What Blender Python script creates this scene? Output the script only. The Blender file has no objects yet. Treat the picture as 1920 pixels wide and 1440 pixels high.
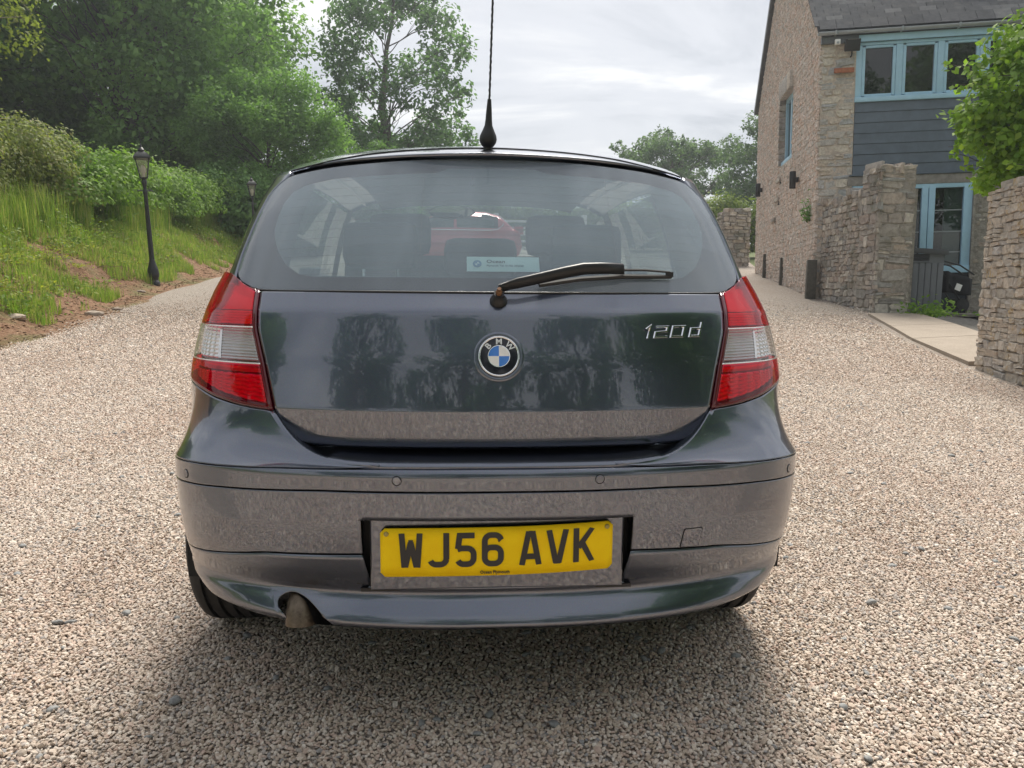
import bpy, bmesh, math, random
import numpy as np
from mathutils import Vector, Matrix
random.seed(7); RNG=np.random.default_rng(7)
PI=math.pi; R=math.radians
sc=bpy.context.scene; COL=sc.collection

# ---------------------------------------------------------------- camera
CAM=dict(loc=(-.082,-1.628,1.045), yaw=3.792, pitch=7.0, roll=.388, f=1442.0/1920)
def cam_axes():
    y,p,r=R(CAM['yaw']),R(CAM['pitch']),R(CAM['roll'])
    f=Vector((math.sin(y)*math.cos(p),math.cos(y)*math.cos(p),-math.sin(p)))
    rt=Vector((math.cos(y),-math.sin(y),0)); up=rt.cross(f)
    return math.cos(r)*rt+math.sin(r)*up, -math.sin(r)*rt+math.cos(r)*up, f
cd=bpy.data.cameras.new('camera'); cam=bpy.data.objects.new('camera',cd); COL.objects.link(cam)
_r,_u,_f=cam_axes()
mw=Matrix((( _r.x,_u.x,-_f.x,CAM['loc'][0]),(_r.y,_u.y,-_f.y,CAM['loc'][1]),(_r.z,_u.z,-_f.z,CAM['loc'][2]),(0,0,0,1)))
cam.matrix_world=mw
cd.sensor_width=36; cd.lens=36*CAM['f']; cd.clip_start=.05; cd.clip_end=2000
sc.camera=cam

# ---------------------------------------------------------------- sky, sun, exposure
SUN_AZ,SUN_EL=R(14),R(57)
wd=bpy.data.worlds.new('World'); sc.world=wd; wd.use_nodes=True
n=wd.node_tree.nodes; l=wd.node_tree.links; n.clear()
out=n.new('ShaderNodeOutputWorld'); bg1=n.new('ShaderNodeBackground'); bg2=n.new('ShaderNodeBackground'); mx=n.new('ShaderNodeMixShader')
sky=n.new('ShaderNodeTexSky'); sky.sky_type='NISHITA'; sky.sun_disc=False; sky.sun_elevation=SUN_EL; sky.sun_rotation=SUN_AZ
sky.dust_density=2.5; bg1.inputs['Strength'].default_value=.12
l.new(sky.outputs[0],bg1.inputs['Color'])
tc=n.new('ShaderNodeTexCoord'); sep=n.new('ShaderNodeSeparateXYZ'); l.new(tc.outputs['Generated'],sep.inputs[0])
za=n.new('ShaderNodeMath'); za.operation='ABSOLUTE'; l.new(sep.outputs[2],za.inputs[0])
zb=n.new('ShaderNodeMath'); zb.operation='ADD'; zb.inputs[1].default_value=.16; l.new(za.outputs[0],zb.inputs[0])
dx=n.new('ShaderNodeMath'); dx.operation='DIVIDE'; l.new(sep.outputs[0],dx.inputs[0]); l.new(zb.outputs[0],dx.inputs[1])
dy=n.new('ShaderNodeMath'); dy.operation='DIVIDE'; l.new(sep.outputs[1],dy.inputs[0]); l.new(zb.outputs[0],dy.inputs[1])
cb=n.new('ShaderNodeCombineXYZ'); l.new(dx.outputs[0],cb.inputs[0]); l.new(dy.outputs[0],cb.inputs[1])
mp=n.new('ShaderNodeMapping'); mp.inputs['Scale'].default_value=(.8,1.35,1); mp.inputs['Rotation'].default_value=(0,0,.25); mp.inputs['Location'].default_value=(3.1,.6,0); l.new(cb.outputs[0],mp.inputs[0])
nz=n.new('ShaderNodeTexNoise'); nz.inputs['Scale'].default_value=1.5; nz.inputs['Detail'].default_value=9; nz.inputs['Roughness'].default_value=.56; nz.inputs['Distortion'].default_value=.5; l.new(mp.outputs[0],nz.inputs['Vector'])
cr=n.new('ShaderNodeValToRGB'); cr.color_ramp.interpolation='EASE'
e=cr.color_ramp.elements; e[0].position=.33; e[0].color=(.52,.54,.57,1); e[1].position=.68; e[1].color=(1.0,.985,.95,1)
m_=cr.color_ramp.elements.new(.50); m_.color=(.70,.71,.735,1)
l.new(nz.outputs[0],cr.inputs[0]); l.new(cr.outputs[0],bg2.inputs['Color']); bg2.inputs['Strength'].default_value=.77
mx.inputs[0].default_value=.86; l.new(bg1.outputs[0],mx.inputs[1]); l.new(bg2.outputs[0],mx.inputs[2]); l.new(mx.outputs[0],out.inputs['Surface'])
sd=bpy.data.lights.new('sun','SUN'); so=bpy.data.objects.new('sun',sd); COL.objects.link(so)
sd.energy=4.0; sd.angle=R(24); sd.color=(1,.94,.84)
so.rotation_euler=(Vector((-math.sin(SUN_AZ)*math.cos(SUN_EL),-math.cos(SUN_AZ)*math.cos(SUN_EL),-math.sin(SUN_EL)))).to_track_quat('-Z','Y').to_euler()
so.location=(6,30,40)
vs=sc.view_settings; vs.view_transform='Standard'; vs.look='None'; vs.exposure=0.52; vs.gamma=1; vs.use_curve_mapping=False
sc.cycles.use_denoising=True; sc.cycles.denoiser='OPENIMAGEDENOISE'; sc.cycles.denoising_prefilter='ACCURATE'; sc.cycles.denoising_input_passes='RGB_ALBEDO_NORMAL'; sc.cycles.max_bounces=10; sc.cycles.diffuse_bounces=5; sc.cycles.transparent_max_bounces=24
sc.cycles.caustics_reflective=False; sc.cycles.caustics_refractive=False

# ---------------------------------------------------------------- helpers
def tag(o,label=None,cat=None,group=None,kind=None):
    if label: o['label']=label
    if cat: o['category']=cat
    if group: o['group']=group
    if kind: o['kind']=kind
    return o
def empty(name,loc=(0,0,0),rot=(0,0,0),parent=None):
    o=bpy.data.objects.new(name,None); COL.objects.link(o); o.location=loc; o.rotation_euler=rot; o.empty_display_size=.2
    if parent: o.parent=parent
    return o
def add(name,me,parent=None,loc=None,rot=None,scale=None):
    o=bpy.data.objects.new(name,me); COL.objects.link(o)
    if parent: o.parent=parent
    if loc is not None: o.location=loc
    if rot is not None: o.rotation_euler=rot
    if scale is not None: o.scale=scale
    return o
def mdata(name,V,F,mat,smooth=True):
    me=bpy.data.meshes.new(name); me.from_pydata([tuple(map(float,v)) for v in V],[],[tuple(map(int,f)) for f in F])
    if mat: me.materials.append(mat)
    if smooth and len(me.polygons): me.polygons.foreach_set('use_smooth',[True]*len(me.polygons))
    me.update(); return me
def mesh(name,V,F,mat,parent=None,smooth=True,**k):
    return add(name,mdata(name,V,F,mat,smooth),parent,**k)
def fast_mesh(name,V,F,mat,smooth=False,nper=None):
    """V (n,3), F (m,k) numpy arrays"""
    me=bpy.data.meshes.new(name); V=np.asarray(V,np.float32); F=np.asarray(F,np.int32); k=F.shape[1]
    me.vertices.add(len(V)); me.vertices.foreach_set('co',V.ravel())
    me.loops.add(F.size); me.loops.foreach_set('vertex_index',F.ravel())
    me.polygons.add(len(F)); me.polygons.foreach_set('loop_start',np.arange(len(F),dtype=np.int32)*k)
    if smooth: me.polygons.foreach_set('use_smooth',np.ones(len(F),bool))
    me.materials.append(mat); me.update(calc_edges=True); me.validate(); return me
class MB:
    """collects shapes for ONE mesh"""
    def __init__(s): s.V=[]; s.F=[]
    def raw(s,V,F):
        b=len(s.V); s.V+= [tuple(v) for v in V]; s.F+=[tuple(i+b for i in f) for f in F]; return s
    def box(s,c,d,rot=None,taper=1.0,bev=0):
        x,y,z=[a/2 for a in d]
        if bev:
            bm=bmesh.new(); bmesh.ops.create_cube(bm,size=1); 
            for v in bm.verts: v.co=Vector((v.co.x*d[0],v.co.y*d[1],v.co.z*d[2]))
            bmesh.ops.bevel(bm,geom=bm.edges[:]+bm.verts[:],offset=bev,segments=2,profile=.6,affect='EDGES')
            V=[v.co.copy() for v in bm.verts]; bm.verts.index_update(); F=[[v.index for v in f.verts] for f in bm.faces]; bm.free()
        else:
            V=[Vector((sx*x*(taper if sz>0 else 1),sy*y*(taper if sz>0 else 1),sz*z)) for sz in(-1,1) for sy in(-1,1) for sx in(-1,1)]
            F=[(0,2,3,1),(4,5,7,6),(0,1,5,4),(2,6,7,3),(0,4,6,2),(1,3,7,5)]
        if rot is not None:
            M_=rot if isinstance(rot,Matrix) else Matrix.Rotation(rot[2],3,'Z')@Matrix.Rotation(rot[1],3,'Y')@Matrix.Rotation(rot[0],3,'X')
            V=[M_@v for v in V]
        return s.raw([v+Vector(c) for v in V],F)
    def tube(s,path,r,n=10,caps=True):
        path=[Vector(p) for p in path]; rs=r if hasattr(r,'__len__') else [r]*len(path)
        V=[];F=[]; prev=None
        for i,p in enumerate(path):
            t=(path[min(i+1,len(path)-1)]-path[max(i-1,0)]).normalized()
            if prev is None: a=t.orthogonal().normalized()
            else:
                a=(prev-t*prev.dot(t)); a=a.normalized() if a.length>1e-6 else t.orthogonal().normalized()
            prev=a; b=t.cross(a)
            for k in range(n):
                w=2*PI*k/n; V.append(p+float(rs[i])*(math.cos(w)*a+math.sin(w)*b))
        for i in range(len(path)-1):
            for k in range(n):
                F.append((i*n+k,i*n+(k+1)%n,(i+1)*n+(k+1)%n,(i+1)*n+k))
        if caps: F.append(tuple(range(n))[::-1]); F.append(tuple((len(path)-1)*n+k for k in range(n)))
        return s.raw(V,F)
    def lathe(s,prof,n=24,c=(0,0,0),axis='Z',sq=None,caps=True):
        """prof [(r,h)]; sq: number of sides for polygonal lathe"""
        V=[];F=[]
        for r,h in prof:
            for k in range(n):
                w=2*PI*k/n+(PI/n if sq else 0); x,y=r*math.cos(w),r*math.sin(w)
                V.append({'Z':Vector((x,y,h)),'X':Vector((h,x,y)),'Y':Vector((x,h,y))}[axis]+Vector(c))
        m=len(prof)
        for i in range(m-1):
            for k in range(n): F.append((i*n+k,i*n+(k+1)%n,(i+1)*n+(k+1)%n,(i+1)*n+k))
        if caps and prof[0][0]>1e-5: F.append(tuple(range(n))[::-1])
        if caps and prof[-1][0]>1e-5: F.append(tuple((m-1)*n+k for k in range(n)))
        return s.raw(V,F)
    def build(s,name,mat,parent=None,smooth=False,auto=True,**k):
        o=mesh(name,s.V,s.F,mat,parent,smooth,**k)
        if auto and not smooth: smooth_by_angle(o.data,35)
        return o
def smooth_by_angle(me,deg):
    me.polygons.foreach_set('use_smooth',[True]*len(me.polygons))
    bm=bmesh.new(); bm.from_mesh(me); bmesh.ops.recalc_face_normals(bm,faces=bm.faces[:])
    a=R(deg)
    for e in bm.edges:
        if len(e.link_faces)!=2 or e.calc_face_angle(0)>a: e.smooth=False
    bm.to_mesh(me); bm.free()
def smooth01(x,a,b):
    t=np.clip((np.asarray(x,float)-a)/(b-a),0,1); return t*t*(3-2*t)
def itp(x,T):
    T=np.asarray(T,float); return np.interp(x,T[:,0],T[:,1])
def text_mesh(name,s,size,mat,parent=None,ext=.001,bold=0,xs=1.0,shear=0,align='CENTER'):
    cu=bpy.data.curves.new(name,'FONT'); cu.body=s; cu.size=size; cu.extrude=ext; cu.offset=bold; cu.align_x=align; cu.align_y='CENTER'; cu.shear=shear; cu.resolution_u=3
    t=bpy.data.objects.new(name+'_t',cu); COL.objects.link(t); dg=bpy.context.evaluated_depsgraph_get(); dg.update()
    me=bpy.data.meshes.new_from_object(t.evaluated_get(dg)); bpy.data.objects.remove(t); bpy.data.curves.remove(cu)
    me.name=name; me.materials.clear(); me.materials.append(mat)
    if xs!=1:
        for v in me.vertices: v.co.x*=xs
    return add(name,me,parent)

# ---------------------------------------------------------------- materials
class NT:
    def __init__(s,name):
        s.m=bpy.data.materials.new(name); s.m.use_nodes=True; s.n=s.m.node_tree.nodes; s.l=s.m.node_tree.links
        s.b=s.n['Principled BSDF']; s.o=s.n['Material Output']
    def new(s,t,**k):
        x=s.n.new('ShaderNode'+t)
        for a,v in k.items(): setattr(x,a,v)
        return x
    def set(s,**k):
        for a,v in k.items():
            a={'color':'Base Color','rough':'Roughness','metal':'Metallic','coat':'Coat Weight','coatr':'Coat Roughness','spec':'Specular IOR Level','trans':'Transmission Weight','ior':'IOR','emi':'Emission Color','emis':'Emission Strength','sub':'Subsurface Weight','alpha':'Alpha','sheen':'Sheen Weight'}.get(a,a)
            s.b.inputs[a].default_value=(*v,1) if isinstance(v,tuple) and len(v)==3 else v
        return s
    def pos(s): 
        return s.new('NewGeometry').outputs['Position'] if not hasattr(s,'_p') else s._p
    def noise(s,scale,detail=4,rough=.55,vec=None,dist=0,stretch=None):
        x=s.new('TexNoise'); x.inputs['Scale'].default_value=scale; x.inputs['Detail'].default_value=detail; x.inputs['Roughness'].default_value=rough; x.inputs['Distortion'].default_value=dist
        v=vec or s.pos()
        if stretch:
            mpn=s.new('Mapping'); mpn.inputs['Scale'].default_value=stretch; s.l.new(v,mpn.inputs[0]); v=mpn.outputs[0]
        s.l.new(v,x.inputs['Vector']); return x.outputs['Fac']
    def ramp(s,fac,stops,interp='LINEAR'):
        x=s.new('ValToRGB'); x.color_ramp.interpolation=interp; e=x.color_ramp.elements
        while len(e)<len(stops): e.new(.5)
        for i,(p,c) in enumerate(stops):
            e[i].position=p; e[i].color=(*c,1) if len(c)==3 else c
        s.l.new(fac,x.inputs[0]); return x.outputs['Color']
    def mix(s,f,a,b,mode='MIX'):
        x=s.new('Mix',data_type='RGBA',blend_type=mode)
        for k,v in ((0,f),(6,a),(7,b)):
            if hasattr(v,'is_linked') or hasattr(v,'links'): s.l.new(v,x.inputs[k])
            elif k==0: x.inputs[0].default_value=v
            else: x.inputs[k].default_value=(*v,1) if len(v)==3 else v
        return x.outputs[2]
    def math(s,op,a,b=None):
        x=s.new('Math',operation=op)
        for k,v in ((0,a),(1,b)):
            if v is None: continue
            if hasattr(v,'links'): s.l.new(v,x.inputs[k])
            else: x.inputs[k].default_value=v
        return x.outputs[0]
    def bump(s,h,strength=.3,dist=.01,prev=None):
        x=s.new('Bump'); x.inputs['Strength'].default_value=strength; x.inputs['Distance'].default_value=dist
        s.l.new(h,x.inputs['Height'])
        if prev is not None: s.l.new(prev,x.inputs['Normal'])
        return x.outputs[0]
    def col(s,o): s.l.new(o,s.b.inputs['Base Color']); return s
    def nrm(s,o): s.l.new(o,s.b.inputs['Normal']); return s
    def rnd(s):
        a=s.new('ObjectInfo').outputs['Random']; b=s.new('NewGeometry').outputs['Random Per Island']
        return s.math('FRACT',s.math('ADD',a,b))
def simple(name,color,rough=.5,metal=0,var=.25,scale=8,bump=0,bscale=60,bdist=.003,**k):
    t=NT(name); t.set(color=color,rough=rough,metal=metal,**k)
    if var:
        f=t.noise(scale,6,.6)
        t.col(t.ramp(f,[(.3,tuple(c*(1-var) for c in color)),(.7,tuple(min(1,c*(1+var)) for c in color))]))
    if bump: t.nrm(t.bump(t.noise(bscale,5,.6),bump,bdist))
    return t.m
# ---------------------------------------------------------------- ground
def slope_z(y):
    y=np.asarray(y,float)
    return np.where(y<2.5,0,np.where(y<7,.088*(y-2.5)**2/9,.088*(np.minimum(y,60)-7)+.198))
def terrain(x,y):
    x=np.asarray(x,float); y=np.asarray(y,float)
    z=slope_z(y)
    z=z+.30*smooth01(y,12,18)*(1-smooth01(np.abs(x+1.2),3,5.2))
    m=smooth01(x-(5.9+(y-7)*.33),.5,1.2)*smooth01(y,6.5,9)*(1-smooth01(y,15.5,17)); z=z*(1-m)+np.minimum(z,.60)*m
    return z
# ---------------------------------------------------------------- car materials
def paint(name,base,rough=.36,metal=.85,coat=1.0,flake=True):
    t=NT(name); t.set(color=base,rough=rough,metal=metal,coat=coat,coatr=.02); t.b.inputs['Coat IOR'].default_value=1.75
    if flake:
        v=t.new('TexVoronoi'); v.inputs['Scale'].default_value=900; t.l.new(t.pos(),v.inputs['Vector'])
        t.col(t.mix(.25,base,t.mix(1.0,base,v.outputs['Color'],'MULTIPLY')))
        # light dust film low on the panels and orange peel in the lacquer
        d=t.noise(2.2,6,.65); r=t.ramp(d,[(.4,(.018,)*3),(.8,(.05,)*3)]); t.l.new(r,t.b.inputs['Coat Roughness'])
        b=t.bump(t.noise(260,2,.5),.008,.001); t.l.new(b,t.b.inputs['Coat Normal'])
    return t.m
M_PAINT=paint('graphite_paint',(.118,.134,.176),rough=.30,metal=1.0)
M_RED=paint('red_paint',(.50,.015,.03),rough=.3,metal=.3)
M_BLACK=simple('black_plastic',(.012,.012,.014),.45,var=.3,bump=.1,bscale=300,bdist=.0006)
M_GLOSSBLK=simple('gloss_black',(.008,.008,.01),.08,var=0)
M_RUBBER=simple('tyre_rubber',(.028,.027,.027),.75,var=.4,scale=14,bump=.2,bscale=120,bdist=.001)
M_CHROME=simple('chrome',(.82,.83,.85),.08,1.0,var=0)
M_ALLOY=simple('alloy',(.45,.46,.48),.28,1.0,var=.1)
M_UNDER=simple('underbody',(.012,.012,.013),.8)
M_CLOTH=simple('seat_cloth',(.022,.024,.028),.85,var=.2,scale=30,bump=.2,bscale=400,bdist=.001)
M_LINING=simple('roof_lining',(.30,.31,.32),.9,var=.08)
M_TRIM=simple('interior_trim',(.03,.032,.036),.6,var=.15)
t=NT('exhaust_steel'); t.set(metal=.6,rough=.42); f=t.noise(28,6,.7)
t.col(t.ramp(f,[(.3,(.07,.05,.035)),(.55,(.17,.135,.10)),(.72,(.34,.29,.22))])); M_EXH=t.m
t=NT('plate_yellow'); t.set(rough=.65,spec=.15); f=t.noise(30,5,.6); t.col(t.ramp(f,[(.3,(.93,.60,.006)),(.75,(.98,.68,.010))])); M_YEL=t.m
M_INK=simple('plate_black',(.012,.012,.014),.35,var=.3)
M_BLUE=simple('emblem_blue',(.01,.17,.62),.15,var=0,coat=1.0)
M_WHITE=simple('emblem_white',(.80,.80,.79),.2,var=.06,scale=40)
M_BLKENAMEL=simple('emblem_black',(.01,.012,.02),.15,var=0)
M_SILVER=simple('emblem_letters',(.78,.79,.80),.25,.4,var=0)
M_RUST=simple('rusty_nut',(.20,.10,.05),.7,.3,var=.5,scale=200)
M_AQUA=simple('sticker_aqua',(.50,.74,.74),.5,var=.03)
M_MIRROR=simple('mirror_glass',(.75,.77,.78),.02,1.0,var=0)
def clearmat(name,tint,dust_veil=(.5,.55,.6),dust_veil_amt=.0,ior=1.5,rough=.0,streak=False,refl=None):
    t=NT(name); t.n.remove(t.b)
    tr=t.new('BsdfTransparent'); tr.inputs[0].default_value=(*tint,1)
    gl=t.new('BsdfGlossy'); gl.inputs['Roughness'].default_value=rough; gl.inputs[0].default_value=(*(refl or (1,1,1)),1)
    fr=t.new('Fresnel'); bf=t.new('NewGeometry').outputs['Backfacing']; t.l.new(t.math('ADD',t.math('MULTIPLY',bf,1/ior-ior),ior),fr.inputs[0])
    m1=t.new('MixShader'); t.l.new(fr.outputs[0],m1.inputs[0]); t.l.new(tr.outputs[0],m1.inputs[1]); t.l.new(gl.outputs[0],m1.inputs[2])
    last=m1
    if dust_veil_amt:
        di=t.new('BsdfDiffuse'); di.inputs[0].default_value=(*dust_veil,1); m2=t.new('MixShader')
        if streak:
            f=t.noise(2.2,3,.5,dist=.6,stretch=(4,1,.7)); r=t.ramp(f,[(.25,(dust_veil_amt*.75,)*3),(.75,(dust_veil_amt*1.25,)*3)]); t.l.new(r,m2.inputs[0])
        else: m2.inputs[0].default_value=dust_veil_amt
        t.l.new(m1.outputs[0],m2.inputs[1]); t.l.new(di.outputs[0],m2.inputs[2]); last=m2
    t.l.new(last.outputs[0],t.o.inputs['Surface']); return t.m
M_GLASS=clearmat('tailgate_glass',(.78,.84,.86),dust_veil=(.50,.58,.68),dust_veil_amt=.27,ior=1.6,streak=True)
M_VEIL=clearmat('window_veil',(.86,.93,.94),dust_veil=(.46,.66,.72),dust_veil_amt=.25,ior=1.01)  # diffuse share paints the milky brightness of the lit cabin
M_SGLASS=clearmat('side_glass',(.42,.47,.46),dust_veil_amt=.02,ior=1.5)
M_SCREEN=clearmat('screen_glass',(.88,.92,.91),dust_veil_amt=.01,ior=1.45)
M_LENSR=clearmat('red_lens',(.86,.016,.06),dust_veil=(.55,.005,.04),dust_veil_amt=.12,ior=1.5)
M_LENSC=clearmat('clear_lens',(.90,.90,.90),dust_veil=(.7,.7,.7),dust_veil_amt=.05,ior=1.5)
M_REFL=simple('lamp_reflector',(.93,.93,.93),.14,.7,var=0)
M_REFLD=simple('lamp_reflector_dark',(.50,.51,.52),.25,.6,var=0)
M_MAROON=simple('lamp_bezel',(.09,.004,.012),.15,var=0,coat=.6)

# ---------------------------------------------------------------- car skin
W_T=[(.20,.50),(.27,.68),(.30,.755),(.33,.788),(.35,.798),(.42,.803),(.50,.809),(.60,.813),(.66,.808),(.72,.80),(.80,.797),(.85,.792),(.90,.783),(.95,.772),(1.0,.757),(1.04,.748),(1.09,.728),(1.15,.69),(1.25,.63)]
G_T=[(1.0,.728),(1.04,.72),(1.1,.705),(1.15,.695),(1.2,.685),(1.25,.673),(1.3,.66),(1.35,.64),(1.38,.63),(1.4,.62),(1.42,.605),(1.5,.42)]
HATCH=[(.672,.150),(.676,.122),(.682,.106),(.69,.097),(.70,.0935),(.764,.0858),(.770,.085),(.776,.0858),(.88,.107),(.985,.1365),(.994,.140),(1.001,.1455),(1.039,.18),(1.10,.224),(1.15,.262),(1.25,.345),(1.35,.441),(1.40,.490),(1.45,.54)]
BUMP=[(.25,.07),(.272,.034),(.285,.022),(.296,.020),(.31,.027),(.345,.054),(.357,.058),(.368,.054),(.41,.033),(.45,.020),(.52,.009),(.61,.004),(.638,.001),(.650,.004),(.658,.012),(.70,.05)]
def tabf(T):
    T=np.array(T); 
    return lambda z: np.interp(z,T[:,0],T[:,1])
Wf,Gf,Hy,By=tabf(W_T),tabf(G_T),tabf(HATCH),tabf(BUMP)
def skin(p,z,Wfun,yfun,B,n,bow,side=.62):
    """p in [-1,1] wraps from one flank round the tail to the other; |p|>1 runs on forward"""
    p=np.asarray(p,float); z=np.asarray(z,float); a=np.minimum(np.abs(p),1)*PI/2; w=Wfun(z)
    xs=w*np.sin(a)**(2/n); y=yfun(z)+B*(1-np.maximum(np.cos(a),0)**(2/n))+bow*xs**2
    ex=np.maximum(np.abs(p)-1,0); y=y+ex*side; xs=xs+ex*.03
    return np.stack([np.sign(p)*xs,y,z+0*p],-1)
def p_of_x(x,z,Wfun,n):
    t=np.clip(np.abs(x)/Wfun(z),0,1); return np.sign(x)*np.arcsin(t**(n/2))*2/PI
SB=lambda p,z: skin(p,z,Wf,By,.36,2.7,.10)
SH=lambda p,z: skin(p,z,Wf,Hy,.34,2.65,.12)
SG=lambda p,z: skin(p,z,Gf,Hy,.30,2.4,.10)
pH=lambda x,z: p_of_x(x,z,Wf,2.65)
pB=lambda x,z: p_of_x(x,z,Wf,2.7)
pG=lambda x,z: p_of_x(x,z,Gf,2.4)
def samp(n,eps=.012): return np.concatenate([[0,eps],np.linspace(eps,1-eps,n)[1:-1],[1-eps,1]])
CARC=np.array([0,2.0,.85])
def panel(name,P,mat,parent,rim=.006,depth=.02,mask=None,edges='lrbt',outc=None):
    """grid P (nu,nv,3) -> one panel with turned-in edges"""
    P=np.asarray(P,float); nu,nv=P.shape[:2]
    du=np.gradient(P,axis=0); dv=np.gradient(P,axis=1); N=np.cross(du,dv); N/=np.linalg.norm(N,axis=-1,keepdims=True)+1e-12
    c=CARC if outc is None else np.array(outc)
    if np.sum((P-c)*N)<0: N=-N; fl=True
    else: fl=False
    V=list(P.reshape(-1,3)); F=[]
    for i in range(nu-1):
        for j in range(nv-1):
            if mask is not None and not mask[i,j]: continue
            q=(i*nv+j,(i+1)*nv+j,(i+1)*nv+j+1,i*nv+j+1); F.append(q[::-1] if fl else q)
    if rim:
        cnt={}
        for f in F:
            for a,b in zip(f,f[1:]+f[:1]): cnt[(a,b)]=1
        bnd=[e for e in cnt if (e[1],e[0]) not in cnt]
        Nf=N.reshape(-1,3); m1={}; m2={}
        for a,b in bnd:
            for k in(a,b):
                if k not in m1:
                    m1[k]=len(V); V.append(V[k]-Nf[k]*rim); m2[k]=len(V); V.append(V[k]-Nf[k]*depth)
            F.append((b,a,m1[a],m1[b])); F.append((m1[b],m1[a],m2[a],m2[b]))
    return mesh(name,V,F,mat,parent)

car=empty('parked_car'); tag(car,'dark grey five-door hatchback parked on the gravel, seen from behind, yellow number plate','car')
# ---- bumper
zl=lambda x: itp(np.abs(x),[(0,.459),(.31,.459),(.53,.448),(.735,.412),(.81,.40)])
zs2=lambda x: itp(np.abs(x),[(0,.606),(.39,.605),(.62,.594),(.76,.583),(.82,.578)])
zs1=lambda x: itp(np.abs(x),[(0,.658),(.27,.657),(.48,.652),(.70,.640),(.76,.635),(.82,.628)])
GAP=.0022
bumper=empty('rear_bumper',parent=car)
def x_of_p(p): return .808*np.sin(np.minimum(np.abs(p),1)*PI/2)**(2/2.7)*np.sign(p)
def sk_between(S,ps,z0,z1,vs):
    x=x_of_p(ps); a=z0(x); b=z1(x); Z=a[:,None]+(b-a)[:,None]*vs[None,:]
    return S(ps[:,None]+0*Z,Z)
XR=.303
pr=pB(np.array([XR]),.5)[0]
def psamp(extra=()):
    b=np.concatenate([np.linspace(-1.2,-1,4),np.linspace(-1,1,61),np.linspace(1,1.2,4),[-pr-.006,-pr,pr,pr+.006],list(extra)])
    return np.unique(np.round(b,5))
ps=psamp()
# main moulding with the plate recess cut out (rounded top corners)
vs_=np.unique(np.concatenate([samp(12),[.50,.515,.53,.545,.56]]))
P=sk_between(SB,ps,lambda x:zl(x)+GAP,lambda x:zs2(x)-GAP,vs_)
mask=np.ones((len(ps)-1,len(vs_)-1),bool)
for i in range(len(ps)-1):
    pm=.5*(ps[i]+ps[i+1])
    for j in range(len(vs_)-1):
        if abs(pm)<pr and vs_[j+1]<=.5605: mask[i,j]=False
panel('bumper_moulding',P,M_PAINT,bumper,rim=.004,mask=mask)
# thin band with the parking sensors
vs_=samp(10,.03)
panel('bumper_band',sk_between(SB,ps,lambda x:zs2(x)+GAP,lambda x:zs1(x)-GAP,vs_),M_PAINT,bumper,rim=.004)
# lower valance with lip, exhaust cut-out and plate recess
def zbot(x):
    b=itp(np.abs(x),[(0,.287),(.45,.285),(.62,.285),(.70,.290),(.75,.302),(.79,.322),(.82,.335)])
    d=np.abs(x+.478); arch=np.where(d<.060,.287+np.sqrt(np.maximum(.060**2-d**2,0))*.98,0)
    return np.maximum(b,arch)
ex=pB(np.linspace(-.545,-.41,28),.33); ps2=np.unique(np.round(np.concatenate([psamp(),ex]),5))
zrec=.372
def P_lower():
    x=x_of_p(ps2); top=zl(x)-GAP; bot=zbot(x); rows=[]
    u=np.unique(np.concatenate([samp(26,.01)]))
    mid=np.minimum(zrec,top-.02)
    va=np.linspace(0,1,16); vb=np.linspace(0,1,8)[1:]
    bm_=np.maximum(bot,0); m=np.maximum(mid,bm_+.004)
    Z=np.concatenate([bm_[:,None]+(m-bm_)[:,None]*va[None,:], m[:,None]+(top-m)[:,None]*vb[None,:]],1)
    return SB(ps2[:,None]+0*Z,Z),15
P,jr=P_lower(); mask=np.ones((len(ps2)-1,P.shape[1]-1),bool)
for i in range(len(ps2)-1):
    if abs(.5*(ps2[i]+ps2[i+1]))<pr: mask[i,jr:]=False
# recess narrows downwards
for i,p in enumerate(ps2):
    if abs(abs(p)-pr)<.004:
        for j in range(jr,P.shape[1]):
            w=(j-jr)/(P.shape[1]-1-jr); P[i,j,0]-=np.sign(p)*.014*(1-w)
panel('bumper_valance',P,M_PAINT,bumper,rim=.0015,depth=.004,mask=mask)
V=[];F=[]
for k in range(17):
    a_=PI*k/16; x_=-.478+.0595*math.cos(a_); z_=.287+.0583*math.sin(a_); y_=float(SB(pB(np.array(x_),z_),np.array(z_))[1]); V+=[(x_,y_+.001,z_),(x_,y_+.07,z_)]
F=[(2*k,2*k+1,2*k+3,2*k+2) for k in range(16)]
mesh('exhaust_cutout',V,F,M_BLACK,bumper)
lp=[]
for x_ in np.linspace(-.70,.70,60):
    z_=float(zbot(np.array(x_))); a_=SB(pB(np.array(x_),z_),np.array(z_)); lp.append([tuple(a_),(x_*.99,a_[1]+.012,z_-.008),(x_*.985,a_[1]+.05,z_-.006)])
panel('valance_return',np.array(lp),M_PAINT,bumper,rim=0,outc=(0,.3,.6))
# dark pocket behind the plate and the plate housing
b=MB(); z0,z1=.368,.545
b.box((0,.125,.455),(.66,.02,.20)); b.box((-.314,.098,.462),(.010,.060,.165)); b.box((.314,.098,.462),(.010,.060,.165)); b.box((0,.095,.366),(.62,.06,.008)); b.box((0,.085,.549),(.62,.09,.008))
b.build('plate_pocket',M_BLACK,bumper)
us=samp(20); v2=samp(8)
hx=lambda v: .286-.0*v
P=np.array([[((2*u-1)*hx(v),.036+.10*((2*u-1)*.286)**2-.0+.012*(1-v),.374+.166*v-.004*abs(2*u-1)) for v in v2] for u in us])
panel('plate_housing',P,M_PAINT,bumper,rim=.006,depth=.05,outc=(0,2,.5))
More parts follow.
